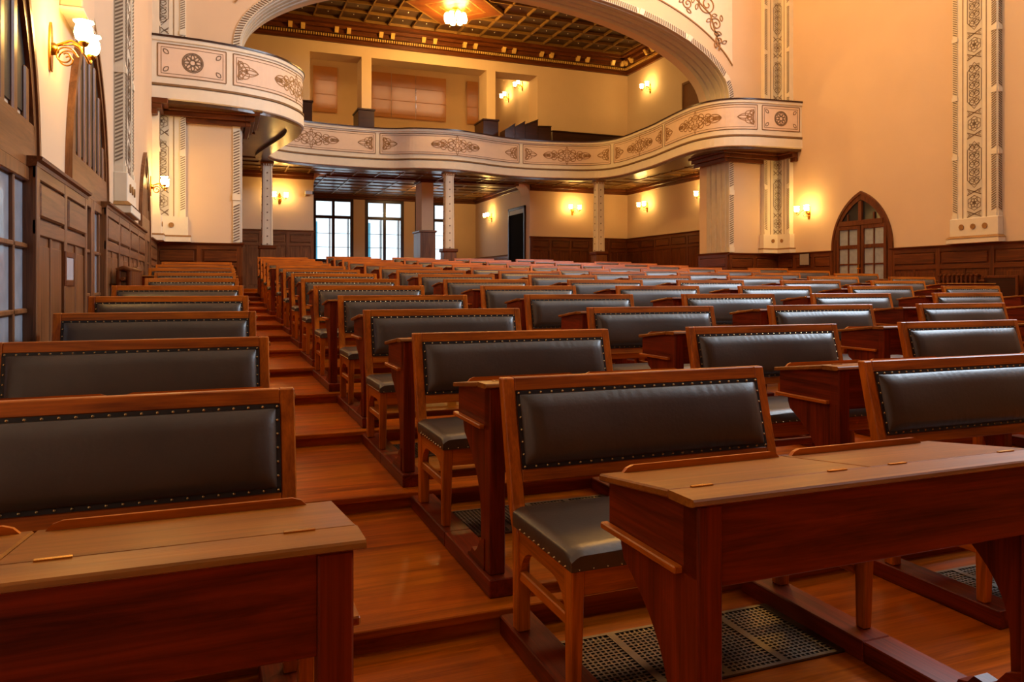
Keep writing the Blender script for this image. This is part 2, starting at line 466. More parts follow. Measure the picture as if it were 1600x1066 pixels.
def orn_round(r=.17):
    P = [circ(0, 0, r, r, 28), circ(0, 0, r * .86, r * .86, 28), circ(0, 0, r * .3, r * .3, 12)]
    for k in range(8):
        a = k * PI / 4
        P.append(leaf(r * .25 * math.cos(a), r * .25 * math.sin(a), r * .62, r * .16, a))
    return P
def spiral(cx, cy, r, turns, a0, sgn=1, n=40):
    return [(cx + r * (1 - i / n * .92) * math.cos(a0 + sgn * turns * 2 * PI * i / n), cy + r * (1 - i / n * .92) * math.sin(a0 + sgn * turns * 2 * PI * i / n)) for i in range(n + 1)]

# ------------------------------------------------------------------ pilasters
def vine(mb, z0, z1, hw, fn, wd=.0115):
    """one long cell: two crossing stems with leaves inside a pointed field"""
    h = z1 - z0; zc = (z0 + z1) / 2
    for sx in (-1, 1):
        mb.ribbon([(sx * hw * .72 * math.sin(2.5 * 2 * PI * t), z0 + .06 * h + h * .88 * t) for t in [i / 40 for i in range(41)]], wd, fn)
        for k in range(5):
            zz = z0 + h * (.14 + .18 * k)
            mb.ribbon(circ(sx * hw * .38, zz, hw * .34, h * .055, 12), wd * .8, fn)
            mb.ribbon(leaf(0, zz, hw * .9, hw * .22, PI / 2 - sx * .9), wd * .8, fn)
    for sz, zz in ((1, z1), (-1, z0)):
        mb.ribbon([(-hw, zz - sz * hw * 1.1), (0, zz), (hw, zz - sz * hw * 1.1)], wd, fn)
    mb.ribbon([(-hw, z0 + hw * 1.1), (-hw, z1 - hw * 1.1)], wd, fn); mb.ribbon([(hw, z0 + hw * 1.1), (hw, z1 - hw * 1.1)], wd, fn)
def rosette(mb, z, hw, hh, fn, wd=.011):
    hexa = [(hw * math.sin(PI / 3 * k), hh * math.cos(PI / 3 * k)) for k in range(7)]
    mb.ribbon([(x * 1.02, z + y) for x, y in hexa], wd, fn)
    for k in range(6):
        a = PI / 3 * k; mb.ribbon(leaf(0, z, min(hw, hh) * .8, hw * .2, a), wd * .8, fn)
    mb.ribbon(circ(0, z, hw * .55, hh * .55, 16), wd * .8, fn); mb.ribbon(circ(0, z, hw * .22, hh * .22, 10), wd, fn)
def ornament_strip(mb, zb, ztop, hw, fn, period=1.57, half=None):
    z = zb
    def f2(a, b, h):
        if half is None: return fn(a, b, h)
        return fn(max(0, a * half) * half, b, h)
    while z < ztop - .1:
        for zx in (z + .06, z + .50):     # crossing bands
            for sx in (-1, 1):
                mb.ribbon([(-sx * hw, zx - .06), (sx * hw, zx + .06)], .02, f2)
            for sx in (-1, 1): mb.ribbon([(sx * hw * .9, zx - .025), (sx * hw * .55, zx), (sx * hw * .9, zx + .025)], .014, f2)
        rosette(mb, z + .28, hw, .15, f2)
        vine(mb, z + .58, min(z + 1.50, ztop), hw, f2)
        z += period

def pilaster(label, loc, rz, zb, ztop, w=.95, th=.11):
    p = thing('pilaster', label, 'pilaster', (loc[0], loc[1], zb), rz)
    H = ztop - zb
    part('shaft', MB().box(-w/2, w/2, -th, 0, .5, H), M_CREAM, p)
    fn = lambda a, b, h: (a, -th - h, b)
    part('field', MB().box(-.165, .165, -th - .004, -th + .01, .5, H), M_STRIP, p)
    mb = MB(); ornament_strip(mb, .52, H, .15, lambda a, b, h: (a, -th - .004 - h, b)); part('stencil_ornament', mb, M_ORNG, p)
    mb = MB()
    for sx in (-1, 1): mb.box(sx * .25 - .008, sx * .25 + .008, -th - .006, -th + .01, .5, H)
    part('line', mb, M_LINE, p)
    for sx in (-1, 1):
        b1, b2 = MB(), MB()
        rope(b1, b2, .5, H, lambda s, t, h, sx=sx: (sx * (w/2 - .06) + t * sx, -th - h, s), .11, step=.046, gap=(1.2, .1), bw=.02, slant=.45)
        rope(b1, b2, .5, H, lambda s, t, h, sx=sx: (sx * (w/2 + h), -th / 2 - t, s), .1, step=.046, gap=(1.2, .1), bw=.02, slant=.45)
        rb_ = part('rope_base', b1, M_CREAM, p); part('rope_moulding', b2, M_ROPE, rb_)
    mb = MB(); e = .04
    mb.box(-w/2 - e, w/2 + e, -th - .04, 0, .12, .5).box(-w/2 - e - .05, w/2 + e + .05, -th - .09, 0, 0, .1)
    part('plinth', mb, M_CREAM, p, .008)
    mb = MB()
    mb.hexa([(-w/2 - e - .06, -th - .1, .1), (w/2 + e + .06, -th - .1, .1), (w/2 + e + .06, 0, .1), (-w/2 - e - .06, 0, .1)],
            [(-w/2 - e, -th - .045, .15), (w/2 + e, -th - .045, .15), (w/2 + e, 0, .15), (-w/2 - e, 0, .15)])
    part('plinth_moulding', mb, M_ORN, p)
    for k in (-1, 0, 1): part('boss', MB().tube([(k * .25, -th - .04, .33), (k * .25, -th - .055, .33)], .055, 16), M_ORN, p)
    return p
pilaster('tall stencilled pilaster on the left wall between the arched doors', (XL, 10.72), RZL, .88, 10.9)
pilaster('tall stencilled pilaster on the right wall right of the arched door', (XR, 10.72), RZR, .86, 10.9)

def corner_pilaster(label, side):
    """wraps the corner between a side wall and the arch wall"""
    x = XL if side < 0 else XR
    p = thing('corner_pilaster', label, 'pilaster', (x, YA, .88)); H = 10.9 - .88; th = .11; w = .46
    s = -side
    # face A on arch wall: a = distance from the corner along the arch wall; face B on the side wall
    fa = lambda a, b, h: (s * (th + a), -th - h, b)
    fb = lambda a, b, h: (s * (th + h), -th - a, b)
    mb = MB()
    mb.box(min(0, s * (th + w)), max(0, s * (th + w)), -th, 0, .5, H).box(min(0, s * th), max(0, s * th), -th - w, -th, .5, H)
    part('shaft', mb, M_CREAM, p)
    f_, o_, l_ = MB(), MB(), MB()
    for f in (fa, fb):
        b1, b2 = MB(), MB()
        f_.hexa([f(0, .5, 0), f(.16, .5, 0), f(.16, H, 0), f(0, H, 0)], [f(0, .5, .004), f(.16, .5, .004), f(.16, H, .004), f(0, H, .004)])
        ornament_strip(o_, .52, H, .15, lambda a, b, h, f=f: f(a, b, h + .004), half=1)
        l_.hexa([f(.235, .5, 0), f(.25, .5, 0), f(.25, H, 0), f(.235, H, 0)], [f(.235, .5, .006), f(.25, .5, .006), f(.25, H, .006), f(.235, H, .006)])
        rope(b1, b2, .5, H, lambda q, t, h, f=f: f(w - .055 + t, q, h), .1, step=.046, gap=(1.2, .1), bw=.02, slant=.45)
        rb_ = part('rope_base', b1, M_CREAM, p); part('rope_moulding', b2, M_ROPE, rb_)
    part('field', f_, M_STRIP, p); part('stencil_ornament', o_, M_ORNG, p); part('line', l_, M_LINE, p)
    mb = MB(); e = th + .04
    def L(mb, e, w, z0, z1):
        mb.box(min(0, s * (e + w)), max(0, s * (e + w)), -e, 0, z0, z1).box(min(0, s * e), max(0, s * e), -e - w, -e, z0, z1)
    L(mb, e, w, .12, .5); L(mb, e + .05, w, 0, .1); part('plinth', mb, M_CREAM, p)
    mb = MB(); L(mb, e + .055, w, .1, .13); part('plinth_moulding', mb, M_ORN, p)
    for f in (fa, fb): part('boss', MB().tube([f(.2, .33, .04), f(.2, .33, .055)], .05, 16), M_ORN, p)
corner_pilaster('stencilled corner pilaster left of the arch beside a small lit lamp', -1)
corner_pilaster('stencilled corner pilaster right of the arch under the balcony end', 1)

# ------------------------------------------------------------------ arch mouldings (rope edge + receding grey ridges)
def arch_frame(off_in, off_out, zlow):
    pass
def arch_curve(off, n=180, zlow=.9):
    """arc-length sampled curve from right foot over the crown to the left foot: (x,z),(nx,nz)"""
    a, b = AA + off, AB + off
    pts = []
    m = 40
    for i in range(m): pts.append((AX + a, zlow + (AZ - zlow) * i / m))
    pts += [ell(a, b, PI * i / n) for i in range(n + 1)]
    for i in range(m): pts.append((AX - a, AZ - (AZ - zlow) * (i + 1) / m))
    cum = [0]
    for i in range(1, len(pts)): cum.append(cum[-1] + math.dist(pts[i], pts[i - 1]))
    def at(s):
        s = max(0, min(cum[-1] - 1e-6, s)); lo, hi = 0, len(cum) - 1
        while hi - lo > 1:
            mid = (lo + hi) // 2
            if cum[mid] <= s: lo = mid
            else: hi = mid
        t = (s - cum[lo]) / (cum[hi] - cum[lo]); p, q = pts[lo], pts[hi]
        x, z = p[0] + (q[0] - p[0]) * t, p[1] + (q[1] - p[1]) * t
        dx, dz = q[0] - p[0], q[1] - p[1]; l = math.hypot(dx, dz)
        return x, z, dz / l, -dx / l
    return at, cum[-1], pts
at, LEN, _ = arch_curve(.07)
am = thing('arch_moulding', 'cream rope-edged moulding framing the wide gallery arch', 'moulding', (AX, YA, .9))
def farch(s, t, h):
    x, z, nx, nz = at(s); return (x + nx * t - AX, -h - .001, z + nz * t - .9)
b1, b2 = MB(), MB(); rope(b1, b2, 0, LEN, farch, .14, step=.058, gap=(1.5, .16), bw=.026, bar_h=.03, base_h=.018, slant=.4)
part('rope_base', b1, M_CREAM, am); part('rope_moulding', b2, M_ORNG, am)
def sweep_arch(prof, zlow=.9):
    """prof: list of (y, inward offset) swept along the arch"""
    mb = MB(); _, _, pts = arch_curve(0, 90, zlow); base = 0; n = len(prof)
    vs = []; m = len(pts)
    for i, (x, z) in enumerate(pts):
        p, q = pts[max(0, i - 1)], pts[min(m - 1, i + 1)]
        dx, dz = q[0] - p[0], q[1] - p[1]; l = math.hypot(dx, dz) or 1
        nx, nz = dz / l, -dx / l
        for y, o in prof: vs.append((x - nx * o - AX, y - YA, z - nz * o - .9))
    fs = [(i * n + k, i * n + k + 1, (i + 1) * n + k + 1, (i + 1) * n + k) for i in range(m - 1) for k in range(n - 1)]
    return mb.add(vs, fs)
prof = [(YA + .0, -.01), (YA + .0, .01), (YA + .1, .012), (YA + .11, .035), (YA + .2, .045), (YA + .27, .02), (YA + .29, .045), (YA + .42, .055), (YA + .5, .02), (YA + .52, .05), (YA + .64, .06), (YA + .72, .03), (YA + .74, .06), (YA + .86, .065), (YA + .92, .04), (YA + .92, -.01)]
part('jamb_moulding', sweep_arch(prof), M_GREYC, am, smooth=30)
# spandrels with scrolls
for sgn, lab in ((1, 'cream spandrel with ochre scrolls above the arch on the right'), (-1, 'cream spandrel with ochre scrolls above the arch on the left')):
    sp = thing('spandrel', lab, 'wall ornament', (AX, YA, 5.8))
    a2, b2_ = 6.43, 2.88; top = 8.6
    poly = [(6.13, top)] + [(a2 * math.cos(t), AZ + b2_ * math.sin(t)) for t in [.30 + 1.0 * i / 24 for i in range(25)]]
    poly = [(x, z - 5.8) for x, z in poly if x <= 6.2] + [(1.6, top - 5.8)]
    f = lambda a, b, t, sgn=sgn: (sgn * a, -t, b)
    part('field', MB().prism(poly, f, 0, .012), M_CREAM, sp)
    mb = MB(); g = lambda a, b, h, sgn=sgn: (sgn * a, -.012 - h, b)
    for (cx, cz, r, tn, a0, sg) in ((5.72, .62, .12, 1.6, 1.6, 1), (5.62, 1.02, .2, 1.8, -1.5, -1), (5.35, 1.5, .3, 2, 1.2, 1), (4.7, 1.95, .26, 1.8, 0, -1), (4.75, 1.45, .15, 1.5, 2.5, 1), (4.1, 2.1, .24, 1.8, 2, 1), (5.6, 2.1, .3, 2, 3.5, 1), (3.5, 2.35, .2, 1.7, 1, -1), (5.1, 2.5, .25, 1.6, 0, 1)):
        mb.ribbon(spiral(cx, cz, r, tn, a0, sg), .028, g, .02)
        for k in range(3): mb.ribbon(leaf(cx + r * math.cos(a0 + k * 2), cz + r * math.sin(a0 + k * 2), .16, .04, a0 + k * 2 + 1.2), .02, g, .02)
    mb.ribbon([(5.72, .35), (5.74, .5), (5.6, .8), (5.45, 1.25), (5.0, 1.6), (4.5, 1.75), (4.0, 1.9), (3.4, 2.15)], .035, g, .02)
    part('scroll', mb, M_ORN, sp)
    mb = MB(); mb.ribbon([(a2 * math.cos(t), AZ + b2_ * math.sin(t) - 5.8) for t in [.30 + 1.0 * i / 30 for i in range(31)]], .03, g, .015)
    part('edge_line', mb, M_ORN, sp)

# ------------------------------------------------------------------ gallery balcony
CP = [(-1.17,15.83),(-.5,15.88),(-.16,15.93),(.47,16.1),(1.1,16.45),(1.5,16.95),(1.75,17.5),(1.78,18.2),(1.68,19),(1.5,20),(1.3,21.2),(1.3,21.8),(1.6,22.3),(2.3,22.6),(3.2,22.75),(4.2,22.8),(4.9,22.7),(5.5,22.4),(6.2,22.25),(6.9,22.25),(7.6,22.45),(8.3,22.7),(9,22.85),(9.8,22.85),(10.6,22.7),(11.3,22.5),(11.75,22.2),(12.0,21.7),(12.07,21),(12.04,20.2),(12,19.4),(11.87,18.5),(11.75,17.6),(11.72,16.9),(11.85,16.35),(12.15,15.98),(12.65,15.78),(13.3,15.7),(14.11,15.62)]
def catmull(cp, n=6):
    out = []
    for i in range(len(cp) - 1):
        p0 = cp[max(0, i - 1)]; p1 = cp[i]; p2 = cp[i + 1]; p3 = cp[min(len(cp) - 1, i + 2)]
        for k in range(n):
            t = k / n
            out.append(tuple(.5 * (2 * p1[j] + (p2[j] - p0[j]) * t + (2 * p0[j] - 5 * p1[j] + 4 * p2[j] - p3[j]) * t * t + (3 * p1[j] - p0[j] - 3 * p2[j] + p3[j]) * t ** 3) for j in (0, 1)))
    return out + [cp[-1]]
BP = catmull(CP); BC = [0]
for i in range(1, len(BP)): BC.append(BC[-1] + math.dist(BP[i], BP[i - 1]))
def bpath(s):
    s = max(0, min(BC[-1] - 1e-6, s)); lo, hi = 0, len(BC) - 1
    while hi - lo > 1:
        mid = (lo + hi) // 2
        if BC[mid] <= s: lo = mid
        else: hi = mid
    t = (s - BC[lo]) / (BC[hi] - BC[lo]); p, q = BP[lo], BP[hi]
    def tan(i):
        a, b = BP[max(0, i - 1)], BP[min(len(BP) - 1, i + 1)]; d = math.dist(a, b); return ((b[0] - a[0]) / d, (b[1] - a[1]) / d)
    ta, tb = tan(lo), tan(hi); tx, ty = ta[0] + (tb[0] - ta[0]) * t, ta[1] + (tb[1] - ta[1]) * t
    l = math.hypot(tx, ty)
    return p[0] + (q[0] - p[0]) * t, p[1] + (q[1] - p[1]) * t, ty / l, -tx / l     # point, outward normal
ZB0, ZB1 = 3.56, 4.75
gal = thing('gallery_balcony', 'cream curved gallery balcony with stencilled panels sweeping across the arch', 'balcony', (0, 0, 0))
fb_ = lambda s, z, h: (bpath(s)[0] + bpath(s)[2] * h, bpath(s)[1] + bpath(s)[3] * h, z)
def sweep_b(prof, s0=0, s1=None, step=.12, close=True):
    s1 = BC[-1] if s1 is None else s1; n = max(2, int((s1 - s0) / step)); k = len(prof); mb = MB()
    vs = []
    for i in range(n + 1):
        s = s0 + (s1 - s0) * i / n; x, y, nx, ny = bpath(s)
        vs += [(x + nx * o, y + ny * o, z) for o, z in prof]
    fs = [(i * k + j, i * k + (j + 1) % k, (i + 1) * k + (j + 1) % k, (i + 1) * k + j) for i in range(n) for j in range(k if close else k - 1)]
    if close: fs += [tuple(range(k)), tuple(n * k + j for j in reversed(range(k)))]
    return mb.add(vs, fs)
part('parapet', sweep_b([(0, ZB0), (.03, ZB0 + .02), (.03, 3.79), (0, 3.81), (0, 3.9), (0, 4.66), (.03, 4.68), (.03, ZB1), (-.14, ZB1), (-.14, ZB0)]), M_CREAM, gal)
part('moulding_band', sweep_b([(0, 3.815), (.035, 3.825), (.035, 3.862), (0, 3.87)]), M_LINE, gal)
part('handrail', sweep_b([(.05, ZB1), (.05, ZB1 + .035), (-.16, ZB1 + .035), (-.16, ZB1)]), M_DARKW, gal, smooth=30)
def near_s(u, far=None):
    """arc length where the parapet is seen at the bearing u (pixels of the frame)"""
    f, th = 1184.83, R(21.182); best = None
    for i in range(0, int(BC[-1] * 40)):
        s = i / 40; x, y, _, _ = bpath(s)
        d = x * math.sin(th) + y * math.cos(th); r = x * math.cos(th) - y * math.sin(th)
        e = abs(800 + f * r / d - u)
        if far and not (far[0] < s < far[1]): continue
        if best is None or e < best[0]: best = (e, s)
    return best[1]
S_L1 = near_s(358, (0, 3)); S_M1 = near_s(590, (6, 99)); S_M2 = near_s(814, (12, 99)); S_M3 = near_s(957, (16, 20.5)); S_M4 = near_s(1037, (18, 26)); S_M5 = near_s(1187, (22, 99))
S_L2 = S_L1 + (S_M5 - S_M4) * 1.0; S_L3 = S_L2 + 2.6
posts = [0.0, S_L1, S_L2, S_L3, S_M1, S_M2, S_M3, S_M4, S_M5, BC[-1]]
ZP0, ZP1 = 4.0, 4.62
for i in range(len(posts) - 1):
    a, b = posts[i] + .07, posts[i + 1] - .07
    if i == 0: a = .1
    if b - a < .3: continue
    pan, lin, orn, rou, ends_ = MB(), MB(), MB(), MB(), []
    n = max(2, int((b - a) / .1))
    for k in range(n):
        q, w = a + (b - a) * k / n, a + (b - a) * (k + 1) / n
        pan.hexa([fb_(q, ZP0, 0), fb_(w, ZP0, 0), fb_(w, ZP1, 0), fb_(q, ZP1, 0)], [fb_(q, ZP0, .004), fb_(w, ZP0, .004), fb_(w, ZP1, .004), fb_(q, ZP1, .004)])
    f = lambda s, z, h: fb_(s, z, h + .004)
    for d, wd in ((0, .02), (.06, .01)):
        for z in (ZP0 + d, ZP1 - d): lin.ribbon([(a + d + (b - a - 2 * d) * k / n, z) for k in range(n + 1)], wd, f)
        for s in (a + d, b - d): lin.ribbon([(s, ZP0 + d), (s, ZP1 - d)], wd, f)
    zc = (ZP0 + ZP1) / 2; sc = (a + b) / 2
    if i in (0, len(posts) - 2):
        for P in orn_round(.185): rou.ribbon([(sc + x, zc + y) for x, y in P], .022, f)
        for sx in (-1, 1):
            for sy in (-1, 1):
                rou.ribbon(leaf(sc + sx * ((b - a) / 2 - .1), zc + sy * .21, .12, .035, math.atan2(-sy, -sx)), .018, f)
    else:
        hw = min(.8, (b - a) * .26)
        for P in orn_center(hw, .23): orn.ribbon([(sc + x, zc + y) for x, y in P], .02, f)
        for sx in (-1, 1):
            oe = MB(); ends_.append(oe)
            for P in orn_end(min(.42, (b - a) * .13), .2): oe.ribbon([(sc + sx * ((b - a) / 2 - .1 - x), zc + y) for x, y in P], .018, f)
    pp = part('parapet_panel', pan, M_PANELP, gal); part('panel_border', lin, M_LINE, pp)
    if orn.v: part('arabesque', orn, M_ORN, pp)
    for oe in ends_: part('end_ornament', oe, M_ORN, pp)
    if rou.v: part('roundel', rou, M_ORNG, pp)
# slab: floor of the gallery / soffit
poly = [(x, y) for x, y in BP[::3]] + [(XR, YB), (XL, YB)]
poly[0] = (XL, 15.9)
inset = []
for i, (x, y) in enumerate(BP[::3]):
    s = BC[min(len(BC) - 1, i * 3)]; px, py, nx, ny = bpath(s); inset.append((px - nx * .06, py - ny * .06))
poly2 = inset + [(XR, inset[-1][1]), (XR, YB), (XL, YB), (XL, inset[0][1])]
part('soffit', MB().prism(poly2, lambda a, b, t: (a, b, t), 3.57, 3.66), M_SOFF, gal)
part('gallery_floor', MB().prism(poly2, lambda a, b, t: (a, b, t), 3.661, 3.72), M_DARKW, gal)
part('edge_fascia', sweep_b([(-.02, 3.5), (-.02, 3.57), (-.34, 3.57), (-.34, 3.5)]), M_SOFF, gal)
def inside(x, y, P):
    c = False; j = len(P) - 1
    for i in range(len(P)):
        if (P[i][1] > y) != (P[j][1] > y) and x < (P[j][0] - P[i][0]) * (y - P[i][1]) / (P[j][1] - P[i][1]) + P[i][0]: c = not c
        j = i
    return c
mb = MB()
def seg_line(p, q, w, n=60):
    run = None
    for i in range(n + 1):
        x, y = p[0] + (q[0] - p[0]) * i / n, p[1] + (q[1] - p[1]) * i / n
        ok = inside(x, y, poly2) and min(math.dist((x, y), b) for b in BP[::2]) > (.38 if y > 21.6 else .95)
        if ok and run is None: run = (x, y)
        if (not ok or i == n) and run is not None:
            if p[0] == q[0]: mb.box(x - w/2, x + w/2, run[1], y, 3.54, 3.572)
            else: mb.box(run[0], x, y - w/2, y + w/2, 3.54, 3.572)
            run = None
for k in range(22): seg_line((XL + .3 + .7 * k, 18.6), (XL + .3 + .7 * k, YB), .045)
for k in range(9): seg_line((XL, 18.6 + .7 * k), (XR, 18.6 + .7 * k), .045, 140)
for sx in (.75, 12.6): mb.box(sx - .09, sx + .09, 16.2, YAB + .3, 3.535, 3.572)
part('soffit_batten', mb, M_GOLD, gal)
# brown moulding frames where the wings meet the piers
mb = MB()
for x0, x1 in ((XL, AX - AA + .1), (AX + AA - .1, XR)):
    for k, (d, z0, z1) in enumerate(((.10, 3.26, 3.36), (.18, 3.36, 3.46), (.28, 3.46, 3.57))):
        mb.box(x0, x1, YA - d, YA + .02, z0, z1)
        xs = x1 if x0 == XL else x0
        mb.box(min(xs, xs + (d if x0 == XL else -d)), max(xs, xs + (d if x0 == XL else -d)), YA - d, YAB, z0, z1)
        xw = XL if x0 == XL else XR
        mb.box(min(xw, xw + (d if x0 == XL else -d)), max(xw, xw + (d if x0 == XL else -d)), 15.75, YA, z0, z1)
struct('trim_1', mb, PR['x'], bevel=.01)
# trim along rear and side walls under the gallery and over the bay
mb = MB()
for d, z0, z1 in ((.06, 3.36, 3.46), (.14, 3.46, 3.57)):
    mb.box(XL, BX0, YB - d, YB, z0, z1).box(BX1, XR, YB - d, YB, z0, z1)
    mb.box(XR - d, XR, YAB, YB, z0, z1).box(XL, XL + d, YAB, YB, z0, z1)
    mb.box(6.31 - d, 6.71 + d, YB - d, YB2 + d, z0 + .1, z1 + .1)
    mb.box(BX0, BX1, YW - d, YW, z0 + .12, z1 + .12).box(BX1 - d, BX1, YB2, YW, z0 + .12, z1 + .12).box(BX0, BX0 + d, YB2, YW, z0 + .12, z1 + .12)
mb.box(BX0 + .4, BX1 - .4, YB + .0, YB + .12, 3.5, 3.6).box(BX0 + .4, BX1 - .4, YB + .3, YB + .42, 3.5, 3.6)
struct('trim_2', mb, PR['x'], bevel=.01)

# ------------------------------------------------------------------ upper recess ceiling, cornice, coffers, hanging light
ZCF = 8.3
struct('upper_ceiling', MB().box(XL, XR, YAB - .1, YB, ZCF + .06, ZCF + .2), M_DARKW)
mb = MB(); cx0 = 6.56; sp = .766; yb = 23.85
xs = [cx0 + sp * k for k in range(-9, 10) if XL + .55 < cx0 + sp * k < XR - .55]
ys = [yb - sp * k for k in range(0, 9) if yb - sp * k > YAB]
DC = (cx0, yb - 3 * sp); DH = 2 * sp
def ind(x, y): return abs(x - DC[0]) + abs(y - DC[1]) < DH - .01
for x in xs:
    for i in range(len(ys) - 1):
        if not ind(x, (ys[i] + ys[i + 1]) / 2): mb.box(x - .022, x + .022, ys[i + 1], ys[i], ZCF - .02, ZCF + .07)
for y in ys:
    for i in range(len(xs) - 1):
        if not ind((xs[i] + xs[i + 1]) / 2, y): mb.box(xs[i], xs[i + 1], y - .022, y + .022, ZCF - .02, ZCF + .07)
struct('trim_3', mb, M_GOLD)
mb = MB()
for i in range(len(xs) - 1):
    for j in range(len(ys) - 1):
        x, y = (xs[i] + xs[i + 1]) / 2, (ys[j] + ys[j + 1]) / 2
        if not ind(x, y): mb.box(x - .012, x + .012, y - .012, y + .012, ZCF + .04, ZCF + .07)
struct('trim_4', mb, M_WHITE)
ce = thing('ceiling_medallion', 'diamond-shaped gilded wooden panel around the gallery ceiling lamp', 'ceiling panel', (DC[0], DC[1], ZCF - .06))
for r, z, m in ((DH, 0, M_GOLD), (DH - .09, -.004, PR['x']), (DH * .62, -.008, M_GOLD), (DH * .57, -.012, PR['y']), (DH * .34, -.016, M_GOLD), (DH * .3, -.02, PR['x'])):
    part('diamond_field', MB().prism([(r, 0), (0, r), (-r, 0), (0, -r)], lambda a, b, t: (a, b, t), z, .12), m, ce)
cl = thing('ceiling_light', 'lit crown-shaped glass ceiling lamp hanging in the gallery arch', 'ceiling lamp', (DC[0], DC[1], ZCF - .08))
part('canopy', MB().lathe([(0, 0), (.12, 0), (.12, -.03), (.04, -.06), (.03, -.12)], 20), M_BRASS, cl, smooth=40)
part('ring', MB().tube([(.3 * math.cos(a), .3 * math.sin(a), -.14) for a in [2 * PI * k / 32 for k in range(32)]], .012, 8, True), M_BRASS, cl, smooth=60)
mb = MB()
for k in range(6): a = PI / 3 * k; mb.tube([(.03 * math.cos(a), .03 * math.sin(a), -.1), (.3 * math.cos(a), .3 * math.sin(a), -.14)], .008, 6)
part('arm', mb, M_BRASS, cl)
for k in range(8):
    a = PI / 4 * k
    mt = Matrix.Translation((.27 * math.cos(a), .27 * math.sin(a), -.40))
    part('glass_shade', MB().lathe([(.05, .24), (.075, .2), (.09, .1), (.07, .02), (.02, 0)], 12, mt), M_SHADE, cl, smooth=60)
# cornice
cor = thing('cornice', 'dark wooden cornice with gilded dentils around the gallery ceiling', 'cornice', (0, 0, 0))
mb, de, br = MB(), MB(), MB()
def cornice(mb, fn, L):
    for d, z0, z1 in ((.1, 7.77, 7.9), (.16, 7.9, 8.0), (.3, 8.0, 8.12), (.42, 8.12, 8.22), (.6, 8.22, ZCF + .08)):
        mb.hexa([fn(0, 0, z0), fn(L, 0, z0), fn(L, d, z0), fn(0, d, z0)], [fn(0, 0, z1), fn(L, 0, z1), fn(L, d, z1), fn(0, d, z1)])
for fn, L, off in ((lambda s, d, z: (XL + s, YB - d, z), XR - XL, 1.02), (lambda s, d, z: (XR - d, YB - s, z), YB - YAB, .5), (lambda s, d, z: (XL + d, YB - s, z), YB - YAB, .5)):
    cornice(mb, fn, L)
    s = .2
    while s < L - .2:
        de.hexa([fn(s, .15, 7.91), fn(s + .038, .15, 7.91), fn(s + .038, .21, 7.91), fn(s, .21, 7.91)], [fn(s, .15, 7.985), fn(s + .038, .15, 7.985), fn(s + .038, .21, 7.985), fn(s, .21, 7.985)]); s += .075
    s = 2.07 - XL if L > 10 else .5
    while s > 1.5: s -= 1.405
    while s < L - .3:
        for q in (0, .38):
            br.hexa([fn(s + q - .06, .15, 8.0), fn(s + q + .06, .15, 8.0), fn(s + q + .06, .36, 8.0), fn(s + q - .06, .36, 8.0)], [fn(s + q - .065, .15, 8.15), fn(s + q + .065, .15, 8.15), fn(s + q + .065, .46, 8.15), fn(s + q - .065, .46, 8.15)])
        s += 1.405
part('crown', mb, PR['x'], cor, .006); part('dentil', de, M_GOLD2, cor); part('bracket', br, M_GOLD2, cor)

# ------------------------------------------------------------------ gallery fittings: blinds, dark pillar bases, bench ends
for k, (a, b, lab) in enumerate(((3.45, 4.4, 'roman blind in the left gallery opening'), (5.7, 6.55, 'roman blind, left of three in the middle gallery opening'), (6.56, 7.56, 'roman blind, centre of three in the middle gallery opening'), (7.57, 8.87, 'roman blind, right of three in the middle gallery opening'), (9.76, 10.28, 'narrow roman blind right of the middle gallery opening'))):
    t = thing('roman_blind', 'tan ' + lab, 'blind', ((a + b) / 2, YW - .12, 6.85), 0, 'blinds over the gallery windows')
    w = (b - a) / 2 - .01
    part('fabric', MB().grid(lambda u, v: (-w + 2 * w * u, -.012 * math.sin(v * 5 * PI) ** 2 - .01, 1.8 * v), 10, 30), M_BLIND, t, smooth=60)
    mb = MB()
    for z in (.02, .14, .7, 1.25): mb.box(-w, w, -.03, -.015, z, z + .02)
    part('fold', mb, M_BLIND, t)
for x0, x1, top, lab in ((4.2, 4.72, 5.74, 'dark panelled base of the left gallery pillar'), (8.45, 9.0, 5.74, 'dark panelled base of the right gallery pillar'), (2.36, 2.76, 5.85, 'dark panelled base at the left edge of the gallery openings')):
    t = thing('pillar_base', lab, 'panelling', ((x0 + x1) / 2, YB, 3.72)); w = (x1 - x0) / 2
    part('panel', MB().box(-w, w, -.08, YB2 - YB + .06, 0, top - 3.78), M_DARKW, t, .008)
    part('cap', MB().box(-w - .03, w + .03, -.11, YB2 - YB + .09, top - 3.78, top - 3.72), M_DARKW, t, .01)
ends = [(8.95, 9.32, 5.22, 5.47), (9.32, 9.69, 5.36, 5.58), (9.69, 10.18, 5.47, 5.68), (10.18, 10.68, 5.46, 5.49)]
for k, (x0, x1, za, zb_) in enumerate(ends):
    t = thing('gallery_bench', 'dark wooden bench end in the gallery, %s of four stepping up to the right' % ['first', 'second', 'third', 'last'][k], 'bench', (x0, 23.75 + .02 * k, 3.72), 0, 'stepped bench ends in the gallery')
    part('end_panel', MB().prism([(0, 0), (x1 - x0 - .006, 0), (x1 - x0 - .006, zb_ - 3.72), (0, za - 3.72)], lambda a, b, q: (a, q, b), 0, .5), M_DARKW, t, .006)
    part('end_cap', MB().hexa([(0, -.03, za - 3.73), (x1 - x0 - .006, -.03, zb_ - 3.73), (x1 - x0 - .006, .5, zb_ - 3.73), (0, .5, za - 3.73)], [(0, -.03, za - 3.70), (x1 - x0 - .006, -.03, zb_ - 3.70), (x1 - x0 - .006, .5, zb_ - 3.70), (0, .5, za - 3.70)]), M_DARKW, t)
t = thing('gallery_bench', 'long dark gallery bench behind the balcony rail at right', 'bench', (10.7, 23.8, 3.72))
